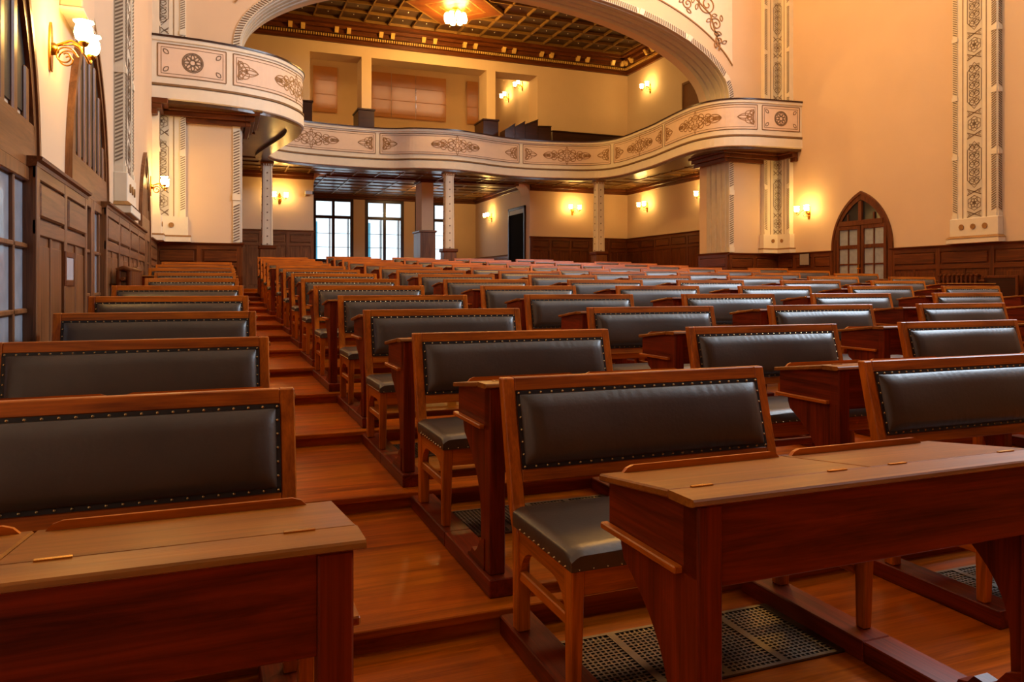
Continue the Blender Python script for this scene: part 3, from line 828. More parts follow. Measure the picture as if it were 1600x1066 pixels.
part('backrest', MB().box(0, 3.35, 0, .06, 0, 1.6), M_DARKW, t, .01); part('seat', MB().box(0, 3.35, -.45, 0, .4, .46), M_DARKW, t, .01)
part('top_rail', MB().box(0, 3.35, -.02, .09, 1.6, 1.65), M_DARKW, t, .01)

# ------------------------------------------------------------------ gallery columns
def column(x, lab):
    t = thing('gallery_column', lab, 'column', (x, 22.5, ZEND), 0, 'columns under the gallery')
    zb = 1.15 - ZEND; H = 3.5 - ZEND; w0, w1 = .15, .13
    mb = MB().box(-.2, .2, -.2, .2, 0, zb - .1)
    part('pedestal', mb, PN['z'], t, .01)
    part('pedestal_cap', MB().box(-.24, .24, -.24, .24, zb - .1, zb), PR['x'], t, .02)
    mb = MB().hexa([(-w0, -w0, zb), (w0, -w0, zb), (w0, w0, zb), (-w0, w0, zb)], [(-w1, -w1, H), (w1, -w1, H), (w1, w1, H), (-w1, w1, H)])
    part('shaft', mb, M_CREAM, t, .02)
    mb, ml = MB(), MB()
    for rot in range(4):
        Mx = Matrix.Rotation(PI / 2 * rot, 4, 'Z')
        for k in range(11):
            z = zb + .04 + (H - zb - .12) * k / 10; ww = w0 + (w1 - w0) * (z - zb) / (H - zb)
            mb.tube([Mx @ Vector((0, -ww + .002, z)), Mx @ Vector((0, -ww - .012, z))], .02, 8)
        for sx in (-1, 1):
            ml.hexa([Mx @ Vector((sx * .095 - .006, -w0 - .004, zb)), Mx @ Vector((sx * .095 + .006, -w0 - .004, zb)), Mx @ Vector((sx * .095 + .006, -w0 + .02, zb)), Mx @ Vector((sx * .095 - .006, -w0 + .02, zb))],
                    [Mx @ Vector((sx * .085 - .006, -w1 - .004, H)), Mx @ Vector((sx * .085 + .006, -w1 - .004, H)), Mx @ Vector((sx * .085 + .006, -w1 + .02, H)), Mx @ Vector((sx * .085 - .006, -w1 + .02, H))])
    part('stud', mb, M_ORNG, t); part('line', ml, M_GREYC, t)
    mb = MB()
    for s_, a, b in ((.15, H - .1, H - .04), (.18, H - .04, H + .02), (.23, H + .02, H + .06)): mb.box(-s_, s_, -s_, s_, a, b)
    part('capital', mb, M_ORN, t, .012)
    mb = MB()
    for rot in range(4):
        Mx = Matrix.Rotation(PI / 2 * rot, 4, 'Z')
        for k in range(4): mb.tube([Mx @ Vector((-.1 + .066 * k, -.155, H - .05)), Mx @ Vector((-.1 + .066 * k, -.145, H - .13))], .016, 6, rs=[.02, .006])
    part('leaf_fringe', mb, M_CREAM, t)
column(1.29, 'leftmost of the three studded cream columns under the gallery')
column(6.62, 'middle of the three studded cream columns under the gallery')
column(11.82, 'rightmost of the three studded cream columns under the gallery')

# ------------------------------------------------------------------ wainscot
TN = [10]
def wainscot(loc, rz, L, z0, z1, mats, npan=4, ledge=.08, proud=0):
    """local x along 0..L, -y out of the wall"""
    TN[0] += 1
    if proud: loc = (loc[0] + proud * math.sin(rz), loc[1] - proud * math.cos(rz), loc[2])
    p = struct_empty('trim_%d' % TN[0], loc, rz)
    X, Y, Z = mats['x'], mats['y'], mats['z']
    part('board', MB().box(0, L, -.025, proud, z0, z1 - .03), Z, p)
    mb = MB(); mb.box(0, L, -.045, -.02, z1 - .14, z1 - .03).box(0, L, -.045, -.02, z1 - .50, z1 - .40).box(0, L, -.05, -.02, z0, z0 + .12)
    part('rail', mb, X, p, .006)
    mb = MB(); w = L / npan
    for k in range(npan + 1):
        x = min(max(k * w, .05), L - .05); mb.box(x - .05, x + .05, -.048, -.02, z0, z1 - .032)
    part('stile', mb, Z, p, .006)
    mb = MB()
    for k in range(npan):
        a, b = k * w + .09, (k + 1) * w - .09
        if b - a > .08: mb.box(a, b, -.055, -.02, z1 - .38, z1 - .16)
    part('raised_panel', mb, X, p, .012)
    mb = MB()
    for k in range(npan):
        a, b = k * w + .09, (k + 1) * w - .09
        if b - a > .3: mb.box((a + b) / 2 - .03, (a + b) / 2 + .03, -.04, -.02, z0, z1 - .5)
        if b - a > .08: mb.box(a, b, -.032, -.02, z0 + .2, z1 - .56)
    part('lower_panel', mb, Z, p, .006)
    prof = [(0, z1 - .07), (-.05, z1 - .06), (-.055, z1 - .035), (-ledge, z1 - .025), (-ledge - .005, z1 - .005), (-ledge + .01, z1), (proud, z1), (proud, z1 - .07)]
    part('ledge', MB().prism(prof, lambda a, b, t: (t, a, b), -.02, L + .02), X, p)
    return p
# left wall (local x runs along +y when rotated +90)
wainscot((XL, 5.60, 0), RZL, 2.0, -1.25, .83, PN, 2, .08, .045)
wainscot((XL, 8.85, 0), RZL, 4.5, -1.1, .88, PN, 4, .08, .045)
wainscot((XL, 14.95, 0), RZL, 1.55, -.6, .88, PN, 1, .09)
wainscot((XL, YA, 0), 0, AX - AA - XL + .03, -.7, .88, PR, 2, .08)
# right wall (local x runs along -y)
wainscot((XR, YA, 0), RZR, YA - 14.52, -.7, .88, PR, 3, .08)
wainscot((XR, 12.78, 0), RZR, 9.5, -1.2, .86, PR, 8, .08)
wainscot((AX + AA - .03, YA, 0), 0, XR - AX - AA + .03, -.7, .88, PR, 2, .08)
# jamb faces of the arch piers, dark, and under gallery walls
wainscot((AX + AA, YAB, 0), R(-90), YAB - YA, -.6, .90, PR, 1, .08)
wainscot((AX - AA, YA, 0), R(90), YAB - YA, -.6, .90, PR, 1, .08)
wainscot((XL, YB, 0), 0, BX0 - XL, -.15, 1.76, PN, 5, .08)
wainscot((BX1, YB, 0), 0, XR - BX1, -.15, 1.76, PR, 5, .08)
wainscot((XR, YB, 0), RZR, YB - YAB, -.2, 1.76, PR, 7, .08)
wainscot((XL, YAB, 0), RZL, YB - YAB, -.2, 1.76, PN, 7, .08)
wainscot((BX1, YW, 0), RZR, YW - 26.6, -.2, 1.2, PN, 3, .06)
# the bay pillar's dark base
TN[0] += 1
p = struct_empty('trim_%d' % TN[0], (6.51, YB, ZEND))
part('base_panel', MB().box(-.26, .26, -.06, YB2 - YB + .06, 0, 1.86), PN['z'], p, .01)
part('base_cap', MB().box(-.3, .3, -.1, YB2 - YB + .1, 1.86, 1.93), PN['x'], p, .012)
# doorway high on the gallery side wall
d = struct_empty('door_6', (XR, 20.2, 3.72), RZR)
part('leaf', MB().box(-.72, .72, -.03, 0, 0, 2.8), M_BROWNP, d); part('frame', MB().box(-.8, -.72, -.05, 0, 0, 2.88).box(.72, .8, -.05, 0, 0, 2.88).box(-.72, .72, -.05, 0, 2.8, 2.88), M_BROWNP, d)
# pier wainscot of the bay edge (grey panel) and dark doorway
d = struct_empty('door_5', (BX1, 25.78, ZEND), RZR)
part('frame', MB().box(-.82, -.72, -.06, .02, 0, 2.95).box(.72, .82, -.06, .02, 0, 2.95).box(-.82, .82, -.06, .02, 2.85, 2.95), M_DARKW, d, .01)
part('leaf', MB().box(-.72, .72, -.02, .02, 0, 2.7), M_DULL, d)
part('lintel', MB().box(-.72, .72, -.05, .02, 2.7, 2.85), M_GREY, d)

# ------------------------------------------------------------------ arched doors
def arched_door(name, loc, rz, hw, zs, za, zfloor, style):
    """local: x across, -y out, z absolute height; zs ledge/spring, za apex"""
    d = struct_empty(name, loc, rz); X, Z = (PN['x'], PN['z']) if style != 'right' else (PR['x'], PR['z'])
    h = za - zs
    def ogive(w, hh, n=18):
        c = (hh * hh - w * w) / (2 * w); Rr = w + c
        a1 = math.asin(min(1, hh / Rr)) if c > -1e9 else 0
        r = [(-c + Rr * math.cos(a1 * i / n), Rr * math.sin(a1 * i / n)) for i in range(n + 1)]
        return r
    def outline(w, hh):
        r = ogive(w, hh); return [(x, zs + z) for x, z in r] + [(-x, zs + z) for x, z in reversed(r[:-1])]
    def band(w0, h0, w1, h1, y0, y1, mat, nm, zl=None):
        o, i_ = outline(w0, h0), outline(w1, h1); mb = MB(); zl = zs if zl is None else zl
        o = [(w0, zl)] + o + [(-w0, zl)]; i_ = [(w1, zl)] + i_ + [(-w1, zl)]
        n = len(o); vs = []
        for y in (y0, y1): vs += [(a, y, b) for a, b in o] + [(a, y, b) for a, b in i_]
        fs = []
        for k in range(n - 1):
            fs += [(k, k + 1, n + k + 1, n + k), (2*n + k, 3*n + k, 3*n + k + 1, 2*n + k + 1), (k, 2*n + k, 2*n + k + 1, k + 1), (n + k, n + k + 1, 3*n + k + 1, 3*n + k)]
        fs += [(0, n, 3*n, 2*n), (n - 1, 3*n - 1, 4*n - 1, 2*n - 1)]
        part(nm, mb.add(vs, fs), mat, d)
    t = .11
    band(hw, h, hw - .055, h - .075, -.055, 0, Z, 'architrave', zfloor)
    band(hw - .05, h - .07, hw - .13, h - .2, -.04, 0, Z, 'arch_frame', zfloor)
    iw, ih = hw - .13, h - .2
    o = outline(iw, ih)
    # solid / glazed tympanum
    zt0 = zs + (.02 if style == 'right' else .0)
    tr = zs + (.62 if style == 'right' else .26)
    def halfw(z):
        if z <= zs: return iw
        best = iw
        for x, zz in ogive(iw, ih):
            if zz + zs <= z: best = x
        return best
    poly = [(x, z) for x, z in o if z >= tr]
    part('tympanum', MB().prism(poly, lambda a, b, q: (a, q, b), -.012, 0), M_BLACK if style != 'right' else M_SMOKE, d)
    mb = MB()
    if style == 'right':
        mb.box(-.05, .05, -.07, 0, tr, zs + ih - .03)
        for s_ in (-1, 1): mb.box(s_ * iw * .5 - .02, s_ * iw * .5 + .02, -.05, 0, tr, zs + ih * .72)
        mb.box(-halfw(tr), halfw(tr), -.06, 0, tr - .08, tr + .04)
        part('tympanum_bar', mb, Z, d, .006)
    else:
        n = 7
        for k in range(n):
            x = -iw + 2 * iw * (k + .5) / n; zz = tr
            for xx, z in ogive(iw, ih):
                if abs(xx) >= abs(x): zz = max(zz, z + zs)
            mb.box(x - .05, x + .05, -.03, 0, tr, zz - .02)
        part('slat', mb, Z, d, .012)
        part('transom_panel', MB().box(-iw, iw, -.04, 0, zs - .02, tr + .02), X, d, .006)
    # two glazed leaves
    ztop = (tr - .08) if style == 'right' else zs - .02
    for s_ in (-1, 1):
        mb = MB(); a, b = (.012, iw - .03) if s_ > 0 else (-(iw - .03), -.012)
        st = .085
        mb.box(a, a + st, -.05, 0, zfloor, ztop).box(b - st, b, -.05, 0, zfloor, ztop)
        mb.box(a + st, b - st, -.05, 0, ztop - .09, ztop).box(a + st, b - st, -.05, 0, zfloor, zfloor + .25)
        nrow = max(3, int((ztop - zfloor - .35) / .34)); hrow = (ztop - .09 - zfloor - .25) / nrow
        for k in range(1, nrow):
            z = zfloor + .25 + hrow * k; wd = .045 if (style == 'right' and k == nrow - 1) else .016
            mb.box(a + st, b - st, -.04, 0, z - wd, z + wd)
        m_ = (a + b) / 2; mb.box(m_ - .016, m_ + .016, -.04, 0, zfloor + .25, ztop - .09)
        lf = part('door_leaf', mb, Z, d, .006)
        part('pane', MB().box(a + st, b - st, -.014, -.006, zfloor + .25, ztop - .09), M_FROST, lf)
    if style == 'right':
        hb = MB().box(-.05, -.01, -.075, -.05, .24, .52).tube([(-.03, -.07, .42), (-.03, -.12, .42), (.07, -.12, .42)], .012, 8)
        part('door_handle', hb, M_BRASS, d, label='brass lever handle')
    return d
arched_door('door_1', (XL, 4.75, 0), RZL, 1.19, .78, 2.55, -1.23, 'left')
arched_door('door_2', (XL, 8.25, 0), RZL, 1.15, .85, 2.62, -1.15, 'left')
arched_door('door_3', (XL, 14.1, 0), RZL, .86, .88, 2.25, -.6, 'left')
arched_door('door_4', (XR, 13.65, 0), RZR, .905, .90, 2.24, -.55, 'right')

# ------------------------------------------------------------------ wall sconces
def sconce_proto():
    t = thing('wall_sconce', 'x', 'wall lamp', (0, 0, 0), 0, 'lit twin-arm wall sconces')
    mb = MB()
    mb.prism([(-.03, -.17), (.03, -.17), (.055, -.05), (.05, .06), (.03, .15), (0, .2), (-.03, .15), (-.05, .06), (-.055, -.05)], lambda a, b, q: (a, -q, b), 0, .018)
    mb.lathe([(0, .05), (.03, .045), (.045, .02), (.05, 0)], 14, Matrix.Rotation(R(90), 4, 'X') @ Matrix.Translation((0, 0, .015)))
    part('wall_plate', mb, M_BRASS, t, .004, 40)
    for s_ in (-1, 1):
        p = [(0, -.02, .02)]
        for k in range(1, 21):
            q = k / 20
            p.append((s_ * (.17 * q ** 1.3), -.02 - .23 * math.sin(q * PI / 2) ** .9, .02 + .05 * math.sin(q * PI * .9) - .26 * max(0, q - .35) ** 1.1 + (.42 * max(0, q - .8))))
        p += [(s_ * .175, -.25, -.03), (s_ * .175, -.25, .0)]
        a = part('arm', MB().tube(p, .009, 8), M_BRASS, t, smooth=60)
        sp = []
        for k in range(30):
            q = k / 29; ang = R(160) - q * 2.6 * PI; r_ = .075 * (1 - .75 * q)
            sp.append((s_ * .045, -.11 + r_ * math.cos(ang), -.06 + r_ * math.sin(ang)))
        part('scroll', MB().tube(sp, .006, 6), M_BRASS, a, smooth=60)
        mt = Matrix.Translation((s_ * .175, -.25, 0))
        part('cup', MB().lathe([(0, -.012), (.018, -.01), (.03, .0), (.036, .02), (.03, .028)], 14, mt), M_BRASS, t, smooth=60)
        part('shade', MB().lathe([(.028, .022), (.052, .045), (.064, .085), (.06, .12), (.05, .145), (.056, .16), (.07, .172)], 24, mt,
             lambda i, an: (.07 * math.cos(6 * an) if i == 6 else (.03 * math.cos(6 * an) if i == 5 else 0))), M_SHADE, t, smooth=60, label='lit frosted glass tulip shade')
    return t
s0 = sconce_proto()
s0.location = (XL, 6.5, 1.77); s0.rotation_euler = (0, 0, RZL)
s0['label'] = 'large lit brass sconce on the left wall between two arched doors'
for loc, rz, lab in (((XL, 15.45, 1.84), RZL, 'lit brass sconce beside the left corner pilaster'),
                     ((XR, 15.35, 1.88), RZR, 'lit sconce on the right wall left of the arched door'),
                     ((1.78, YB, 2.72), 0, 'lit sconce half hidden behind the left gallery column'),
                     ((11.85, YB, 2.72), 0, 'lit sconce on the rear wall left of the right gallery column'),
                     ((XR, 23.2, 2.78), RZR, 'lit sconce under the gallery on the side wall near its rear corner'),
                     ((XR, 19.75, 2.78), RZR, 'lit sconce under the gallery half hidden by the right pier'),
                     ((BX1, 28.55, 2.74), RZR, 'lit sconce on the window bay wall left of the dark doorway'),
                     ((XR, 23.0, 6.92), RZR, 'lit sconce high on the gallery side wall right of the arch'),
                     ((10.6, 27.7, 7.36), RZR, 'lower left lit sconce seen through the right gallery opening'),
                     ((10.6, 26.25, 7.46), RZR, 'upper right lit sconce seen through the right gallery opening'),
                     ((2.6, 27.6, 7.5), RZL, 'lit sconce at the edge of the left gallery opening')):
    dup(s0, loc, rz, lab)

# ------------------------------------------------------------------ small wall things
t = thing('security_camera', 'small white security camera on the rear wall left of the windows', 'camera', (2.55, YB, 2.86))
part('bracket', MB().tube([(0, 0, 0), (0, -.1, -.02), (.05, -.16, .05)], .018, 8), M_GREY, t)
part('housing', MB().box(-.02, .2, -.24, -.12, .02, .12), M_WHITE, t, .01)
part('lens', MB().lathe([(0, .06), (.045, .06), (.05, 0)], 14, Matrix.Translation((.2, -.18, .07)) @ Matrix.Rotation(R(90), 4, 'Y')), M_BLACK, t)
t = thing('wall_hatch', 'small wood-framed glass hatch on the left panelling below the large sconce', 'hatch', (XL + .068, 6.75, .0), RZL)
part('frame', MB().box(-.2, -.15, -.03, 0, 0, .27).box(.15, .2, -.03, 0, 0, .27).box(-.15, .15, -.03, 0, .22, .27).box(-.15, .15, -.03, 0, 0, .05), PR['z'], t, .006)
part('glass', MB().box(-.15, .15, -.026, 0, .05, .22), M_HATCH, t)
t = thing('wall_box', 'plain beige box on the left wall above the large sconce', 'box', (XL, 7.2, 2.2), RZL)
part('body', MB().box(-.32, .32, -.16, 0, .02, .9), M_PLASTER2, t, .008); part('base_plate', MB().box(-.33, .33, -.17, 0, 0, .02), M_CREAM, t)
t = thing('notice_plate', 'small grey plate on the right panelling left of the arched door', 'plate', (XR - .06, 15.45, .55), RZR)
part('plate', MB().box(-.16, .16, -.015, 0, 0, .28), M_GREY, t, .004); part('border', MB().box(-.18, .18, -.008, 0, -.02, .30), M_DARKW, t)
def radiator(loc, rz, n, h, lab, mat):
    t = thing('radiator', lab, 'radiator', loc, rz)
    for k in range(n):
        x = (k - (n - 1) / 2) * .1
        mb = MB().tube([(x, -.1, 0), (x, -.1, h - .03)], .028, 8).tube([(x, -.2, 0), (x, -.2, h - .03)], .028, 8).tube([(x, -.08, h - .03), (x, -.15, h), (x, -.22, h - .03)], .03, 8)
        part('section', mb, mat, t, smooth=50)
    part('pipe', MB().tube([(-n * .05 - .1, -.15, .12), (n * .05 + .1, -.15, .12)], .02, 8).tube([(-n * .05 - .1, -.15, h - .12), (n * .05 + .1, -.15, h - .12)], .02, 8), mat, t)
radiator((XR - .06, 10.98, -.75), RZR, 9, .98, 'ribbed brown radiator against the right panelling under the pilaster', PR['z'])
radiator((XL + .06, 9.85, -.82), RZL, 13, 1.02, 'ribbed brown radiator against the left panelling beside the benches', PR['z'])
t = thing('wooden_cabinet', 'low plain wooden box against the left panelling beyond the radiator', 'box', (XL + .06, 11.0, -.62), RZL)
part('body', MB().box(-.2, .2, -.13, 0, 0, .84), PN['z'], t, .006); part('lid', MB().box(-.21, .21, -.145, 0, .84, .87), PN['x'], t, .006)
t = thing('wooden_screen', 'low dark wooden frame against the right wall beside the radiator', 'screen', (XR - .15, 10.15, -.76), RZR)
part('frame', MB().box(-.36, -.31, -.04, 0, 0, .97).box(.31, .36, -.04, 0, 0, .97).box(-.31, .31, -.04, 0, .92, .97), PR['z'], t, .005)
part('panel', MB().box(-.31, .31, -.025, -.01, 0, .92), M_DARKW, t)

# ------------------------------------------------------------------ benches
BW = .57; ZB = .9065; SY, SZ = -.105, .4835
RAILH = .0685
def lean(z): return SY + (z - SZ) / (ZB - SZ) * (0 - SY)
def bench_proto():
    t = thing('leather_bench', 'x', 'bench', (0, 0, 0), 0, 'leather benches in rows')
    th = .036
    for s_ in (-1, 1):
        x0, x1 = (-BW, -BW + .046) if s_ < 0 else (BW - .046, BW)
        z_ = [(RAILH, -.155), (.40, -.145), (SZ, SY), (ZB, 0)]
        mb = MB(); vs = []
        for z, y in z_:
            d = .05 if z < .45 else th + .004
            if z == SZ: d = .05
            vs += [(x0, y, z), (x1, y, z), (x1, y + d, z), (x0, y + d, z)]
        fs = [(0, 3, 2, 1), (12, 13, 14, 15)]
        for i in range(3):
            for k in range(4): fs.append((4*i + k, 4*i + (k+1) % 4, 4*i + 4 + (k+1) % 4, 4*i + 4 + k))
        mb.add(vs, fs); part('rear_post', mb, W['z'], t, .004)
    def rail(za, zb, nm):
        mb = MB().hexa([(-BW + .046, lean(za), za), (BW - .046, lean(za), za), (BW - .046, lean(za) + th, za), (-BW + .046, lean(za) + th, za)],
                       [(-BW + .046, lean(zb), zb), (BW - .046, lean(zb), zb), (BW - .046, lean(zb) + th, zb), (-BW + .046, lean(zb) + th, zb)])
        return part(nm, mb, W['x'], t, .003)
    rail(ZB - .046, ZB, 'top_rail'); rail(.553, .596, 'bottom_rail')
    # upholstered back
    za, zb, xa = .596, ZB - .046, BW - .046
    n = Vector((0, -(ZB - SZ), -SY * -1)).normalized(); n = Vector((0, -.97, .24))
    def back(u, v):
        e = lambda q: min(1, 1 - abs(2 * q - 1) ** 1)
        du, dv = min(u, 1 - u) * 2 * xa, min(v, 1 - v) * (zb - za)
        d = .004
        if du > .014 and dv > .014:
            k = min(1, (du - .014) / .032); m_ = min(1, (dv - .014) / (.058 if v > .5 else .034))
            sc_ = .0026 * (.5 + .5 * math.cos(u * 24 * 2 * PI + 1.2 * math.sin(u * 31))) * (.55 + .45 * math.sin(u * 17 + 1)) * max(0, 1 - (dv - .014) / .05) * (1 if du > .03 else 0)
            d = .006 + .017 * math.sin(PI * min(1, max(0, v))) ** .8 * min(1, du / .08) + .017 * (math.sin(k * PI / 2) ** .7) * (math.sin(m_ * PI / 2) ** .7) + .002 * math.sin(u * 9) * math.sin(v * 5) - sc_ * min(1, m_ * 4)
        z = za + (zb - za) * v
        return Vector((-xa + 2 * xa * u, lean(z), z)) + n * d
    US = [0, .012, .0135, .018, .026, .036, .048, .065] + [.08 + .84 * i / 80 for i in range(81)] + [.935, .952, .964, .974, .982, .9865, .988, 1]
    VS = [0, .05, .056, .075, .10, .14, .18, .23] + [.3 + .4 * i / 4 for i in range(5)] + [.75, .79, .82, .85, .875, .90, .92, .935, .944, .95, 1]
    mb = MB(); vs = [back(u, v) for v in VS for u in US]; nu = len(US)
    mb.add(vs, [(j * nu + i, j * nu + i + 1, (j + 1) * nu + i + 1, (j + 1) * nu + i) for j in range(len(VS) - 1) for i in range(nu - 1)])
    bc = part('back_cushion', mb, M_LEATHER, t, smooth=70)
    # nails around
    mb = MB(); g = MB()
    def nail(p, nn, r=.0066):
        nn = nn.normalized(); a = nn.orthogonal().normalized(); b = nn.cross(a); base = len(mb.v)
        for k in range(6): q = k * PI / 3; mb.v.append(tuple(p + (a * math.cos(q) + b * math.sin(q)) * r))
        for k in range(6): q = k * PI / 3; mb.v.append(tuple(p + (a * math.cos(q) + b * math.sin(q)) * r * .6 + nn * .004))
        mb.v.append(tuple(p + nn * .0058))
        for k in range(6):
            mb.f.append((base + k, base + (k + 1) % 6, base + 6 + (k + 1) % 6, base + 6 + k)); mb.f.append((base + 6 + k, base + 6 + (k + 1) % 6, base + 12))
    N_ = 24
    for i in range(N_ + 1):
        x = -xa + .009 + (2 * xa - .018) * i / N_
        for z in (za + .008, zb - .008): nail(Vector((x, lean(z), z)) + n * .004, n)
    for i in range(1, 6):
        z = za + .008 + (zb - za - .016) * i / 6
        for x in (-xa + .009, xa - .009): nail(Vector((x, lean(z), z)) + n * .004, n)
    part('nail_trim', mb, M_NAIL, bc, label='row of brass upholstery nails')
    # gimp band
    g.hexa([Vector((-xa, lean(za), za)) + n * .003, Vector((xa, lean(za), za)) + n * .003, Vector((xa, lean(za + .016), za + .016)) + n * .003, Vector((-xa, lean(za + .016), za + .016)) + n * .003], [Vector((-xa, lean(za), za)) + n * .0055, Vector((xa, lean(za), za)) + n * .0055, Vector((xa, lean(za + .016), za + .016)) + n * .0055, Vector((-xa, lean(za + .016), za + .016)) + n * .0055])
    zz = zb - .016
    g.hexa([Vector((-xa, lean(zz), zz)) + n * .003, Vector((xa, lean(zz), zz)) + n * .003, Vector((xa, lean(zb), zb)) + n * .003, Vector((-xa, lean(zb), zb)) + n * .003], [Vector((-xa, lean(zz), zz)) + n * .0055, Vector((xa, lean(zz), zz)) + n * .0055, Vector((xa, lean(zb), zb)) + n * .0055, Vector((-xa, lean(zb), zb)) + n * .0055])
    for x in (-xa, xa - .016):
        g.hexa([Vector((x, lean(za), za)) + n * .003, Vector((x + .016, lean(za), za)) + n * .003, Vector((x + .016, lean(zb), zb)) + n * .003, Vector((x, lean(zb), zb)) + n * .003], [Vector((x, lean(za), za)) + n * .0055, Vector((x + .016, lean(za), za)) + n * .0055, Vector((x + .016, lean(zb), zb)) + n * .0055, Vector((x, lean(zb), zb)) + n * .0055])
    part('gimp', g, M_GIMP, bc)
    # wooden back board behind the cushion
    part('back_board', MB().hexa([(-xa, lean(za) + .012, za), (xa, lean(za) + .012, za), (xa, lean(za) + .028, za), (-xa, lean(za) + .028, za)], [(-xa, lean(zb) + .012, zb), (xa, lean(zb) + .012, zb), (xa, lean(zb) + .028, zb), (-xa, lean(zb) + .028, zb)]), W['x'], t)
    # seat
    y0, y1 = -.575, -.115
    def seat(u, v):
        x = -BW - .004 + (2 * BW + .008) * u; y = y0 + (y1 - y0) * v
        dx, dy = min(u, 1 - u) * 2 * BW, v * (y1 - y0)
        k = min(1, dx / .036); m_ = min(1, dy / .042)
        crown = .014 * math.sin(PI * min(max(u, .02), .98)) * math.sin(PI * min(.98, .15 + .8 * v))
        drop = .018 * ((1 - math.sin(k * PI / 2)) + (1 - math.sin(m_ * PI / 2)))
        return (x, y, SZ - .004 + crown - min(.045, drop))
    US2 = [0, .006, .014, .025, .04] + [.08 + .84 * i / 8 for i in range(9)] + [.96, .975, .986, .994, 1]
    VS2 = [0, .015, .035, .07, .12] + [.2 + .2 * i for i in range(5)]
    mb = MB(); nu = len(US2)
    vs = [seat(u, min(1, v)) for v in VS2 for u in US2]; nv = len(VS2)
    mb.add(vs, [(j * nu + i, j * nu + i + 1, (j + 1) * nu + i + 1, (j + 1) * nu + i) for j in range(nv - 1) for i in range(nu - 1)])
    zbm = .418
    ring = [j for j in range(nu)] + [j * nu + nu - 1 for j in range(1, nv)] + [(nv - 1) * nu + i for i in reversed(range(nu - 1))] + [j * nu for j in reversed(range(1, nv - 1))]
    nb = len(mb.v)
    for j in ring: x, y, z = vs[j]; mb.v.append((x, y, zbm))
    L_ = len(ring)
    for k in range(L_): mb.f.append((ring[k], nb + k, nb + (k + 1) % L_, ring[(k + 1) % L_]))
    mb.f.append(tuple(nb + k for k in range(L_)))
    sc = part('seat_cushion', mb, M_LEATHER, t, smooth=55, label='padded leather seat')
    mb = MB()
    for i in range(25): nail(Vector((-BW + .02 + (2 * BW - .04) * i / 24, y0 - .0, .424)), Vector((0, -1, 0)), .004)
    for i in range(1, 11):
        for s_ in (-1, 1): nail(Vector((s_ * (BW + .004), y0 + .43 * i / 11, .424)), Vector((s_, 0, 0)), .004)
    part('nail_trim', mb, M_NAIL, sc, label='row of brass upholstery nails')
    # seat frame with arched brackets
    ya, yb_ = -.56, -.105
    def apron(x0, x1):
        P = [(ya, .418), (yb_, .418), (yb_, .25)]
        P += [(yb_ - .05 - .10 * (1 - math.cos(a)), .25 + .11 * math.sin(a)) for a in [PI / 2 * i / 6 for i in range(7)]]
        P += [(ya + .05 + .10 * (1 - math.cos(a)), .25 + .11 * math.sin(a)) for a in [PI / 2 * (1 - i / 6) for i in range(7)]] + [(ya, .25)]
        return MB().prism(P, lambda a, b, q: (q, a, b), x0, x1)
    for s_ in (-1, 1):
        x0, x1 = (-BW + .008, -BW + .034) if s_ < 0 else (BW - .034, BW - .008)
        part('side_apron', apron(x0, x1), W['y'], t)
        part('side_stretcher', MB().box(x0, x1 + .0, -.53, -.13, .24, .275), W['y'], t, .004)
        part('front_leg', MB().hexa([(x0 - .006, -.558, RAILH), (x1 + .004, -.558, RAILH), (x1 + .004, -.520, RAILH), (x0 - .006, -.520, RAILH)], [(x0 - .008, -.568, .418), (x1 + .01, -.568, .418), (x1 + .01, -.515, .418), (x0 - .008, -.515, .418)]), W['z'], t, .004)
    part('front_apron', MB().box(-BW + .034, BW - .034, -.56, -.535, .34, .418), W['x'], t, .003)
    part('rear_apron', MB().box(-BW + .046, BW - .046, -.14, -.115, .34, .44), W['x'], t, .003)
    part('rear_stretcher', MB().box(-BW + .046, BW - .046, -.15, -.122, .18, .22), W['x'], t, .003)
    for s_ in (-1, 1):
        x0 = -BW + .02 if s_ < 0 else BW - .11
        part('floor_rail', MB().box(x0 - (.03 if s_ < 0 else 0), x0 + .09 + (0 if s_ < 0 else .03), -.62, .0, 0, RAILH), D['y'], t, .004)
    return t

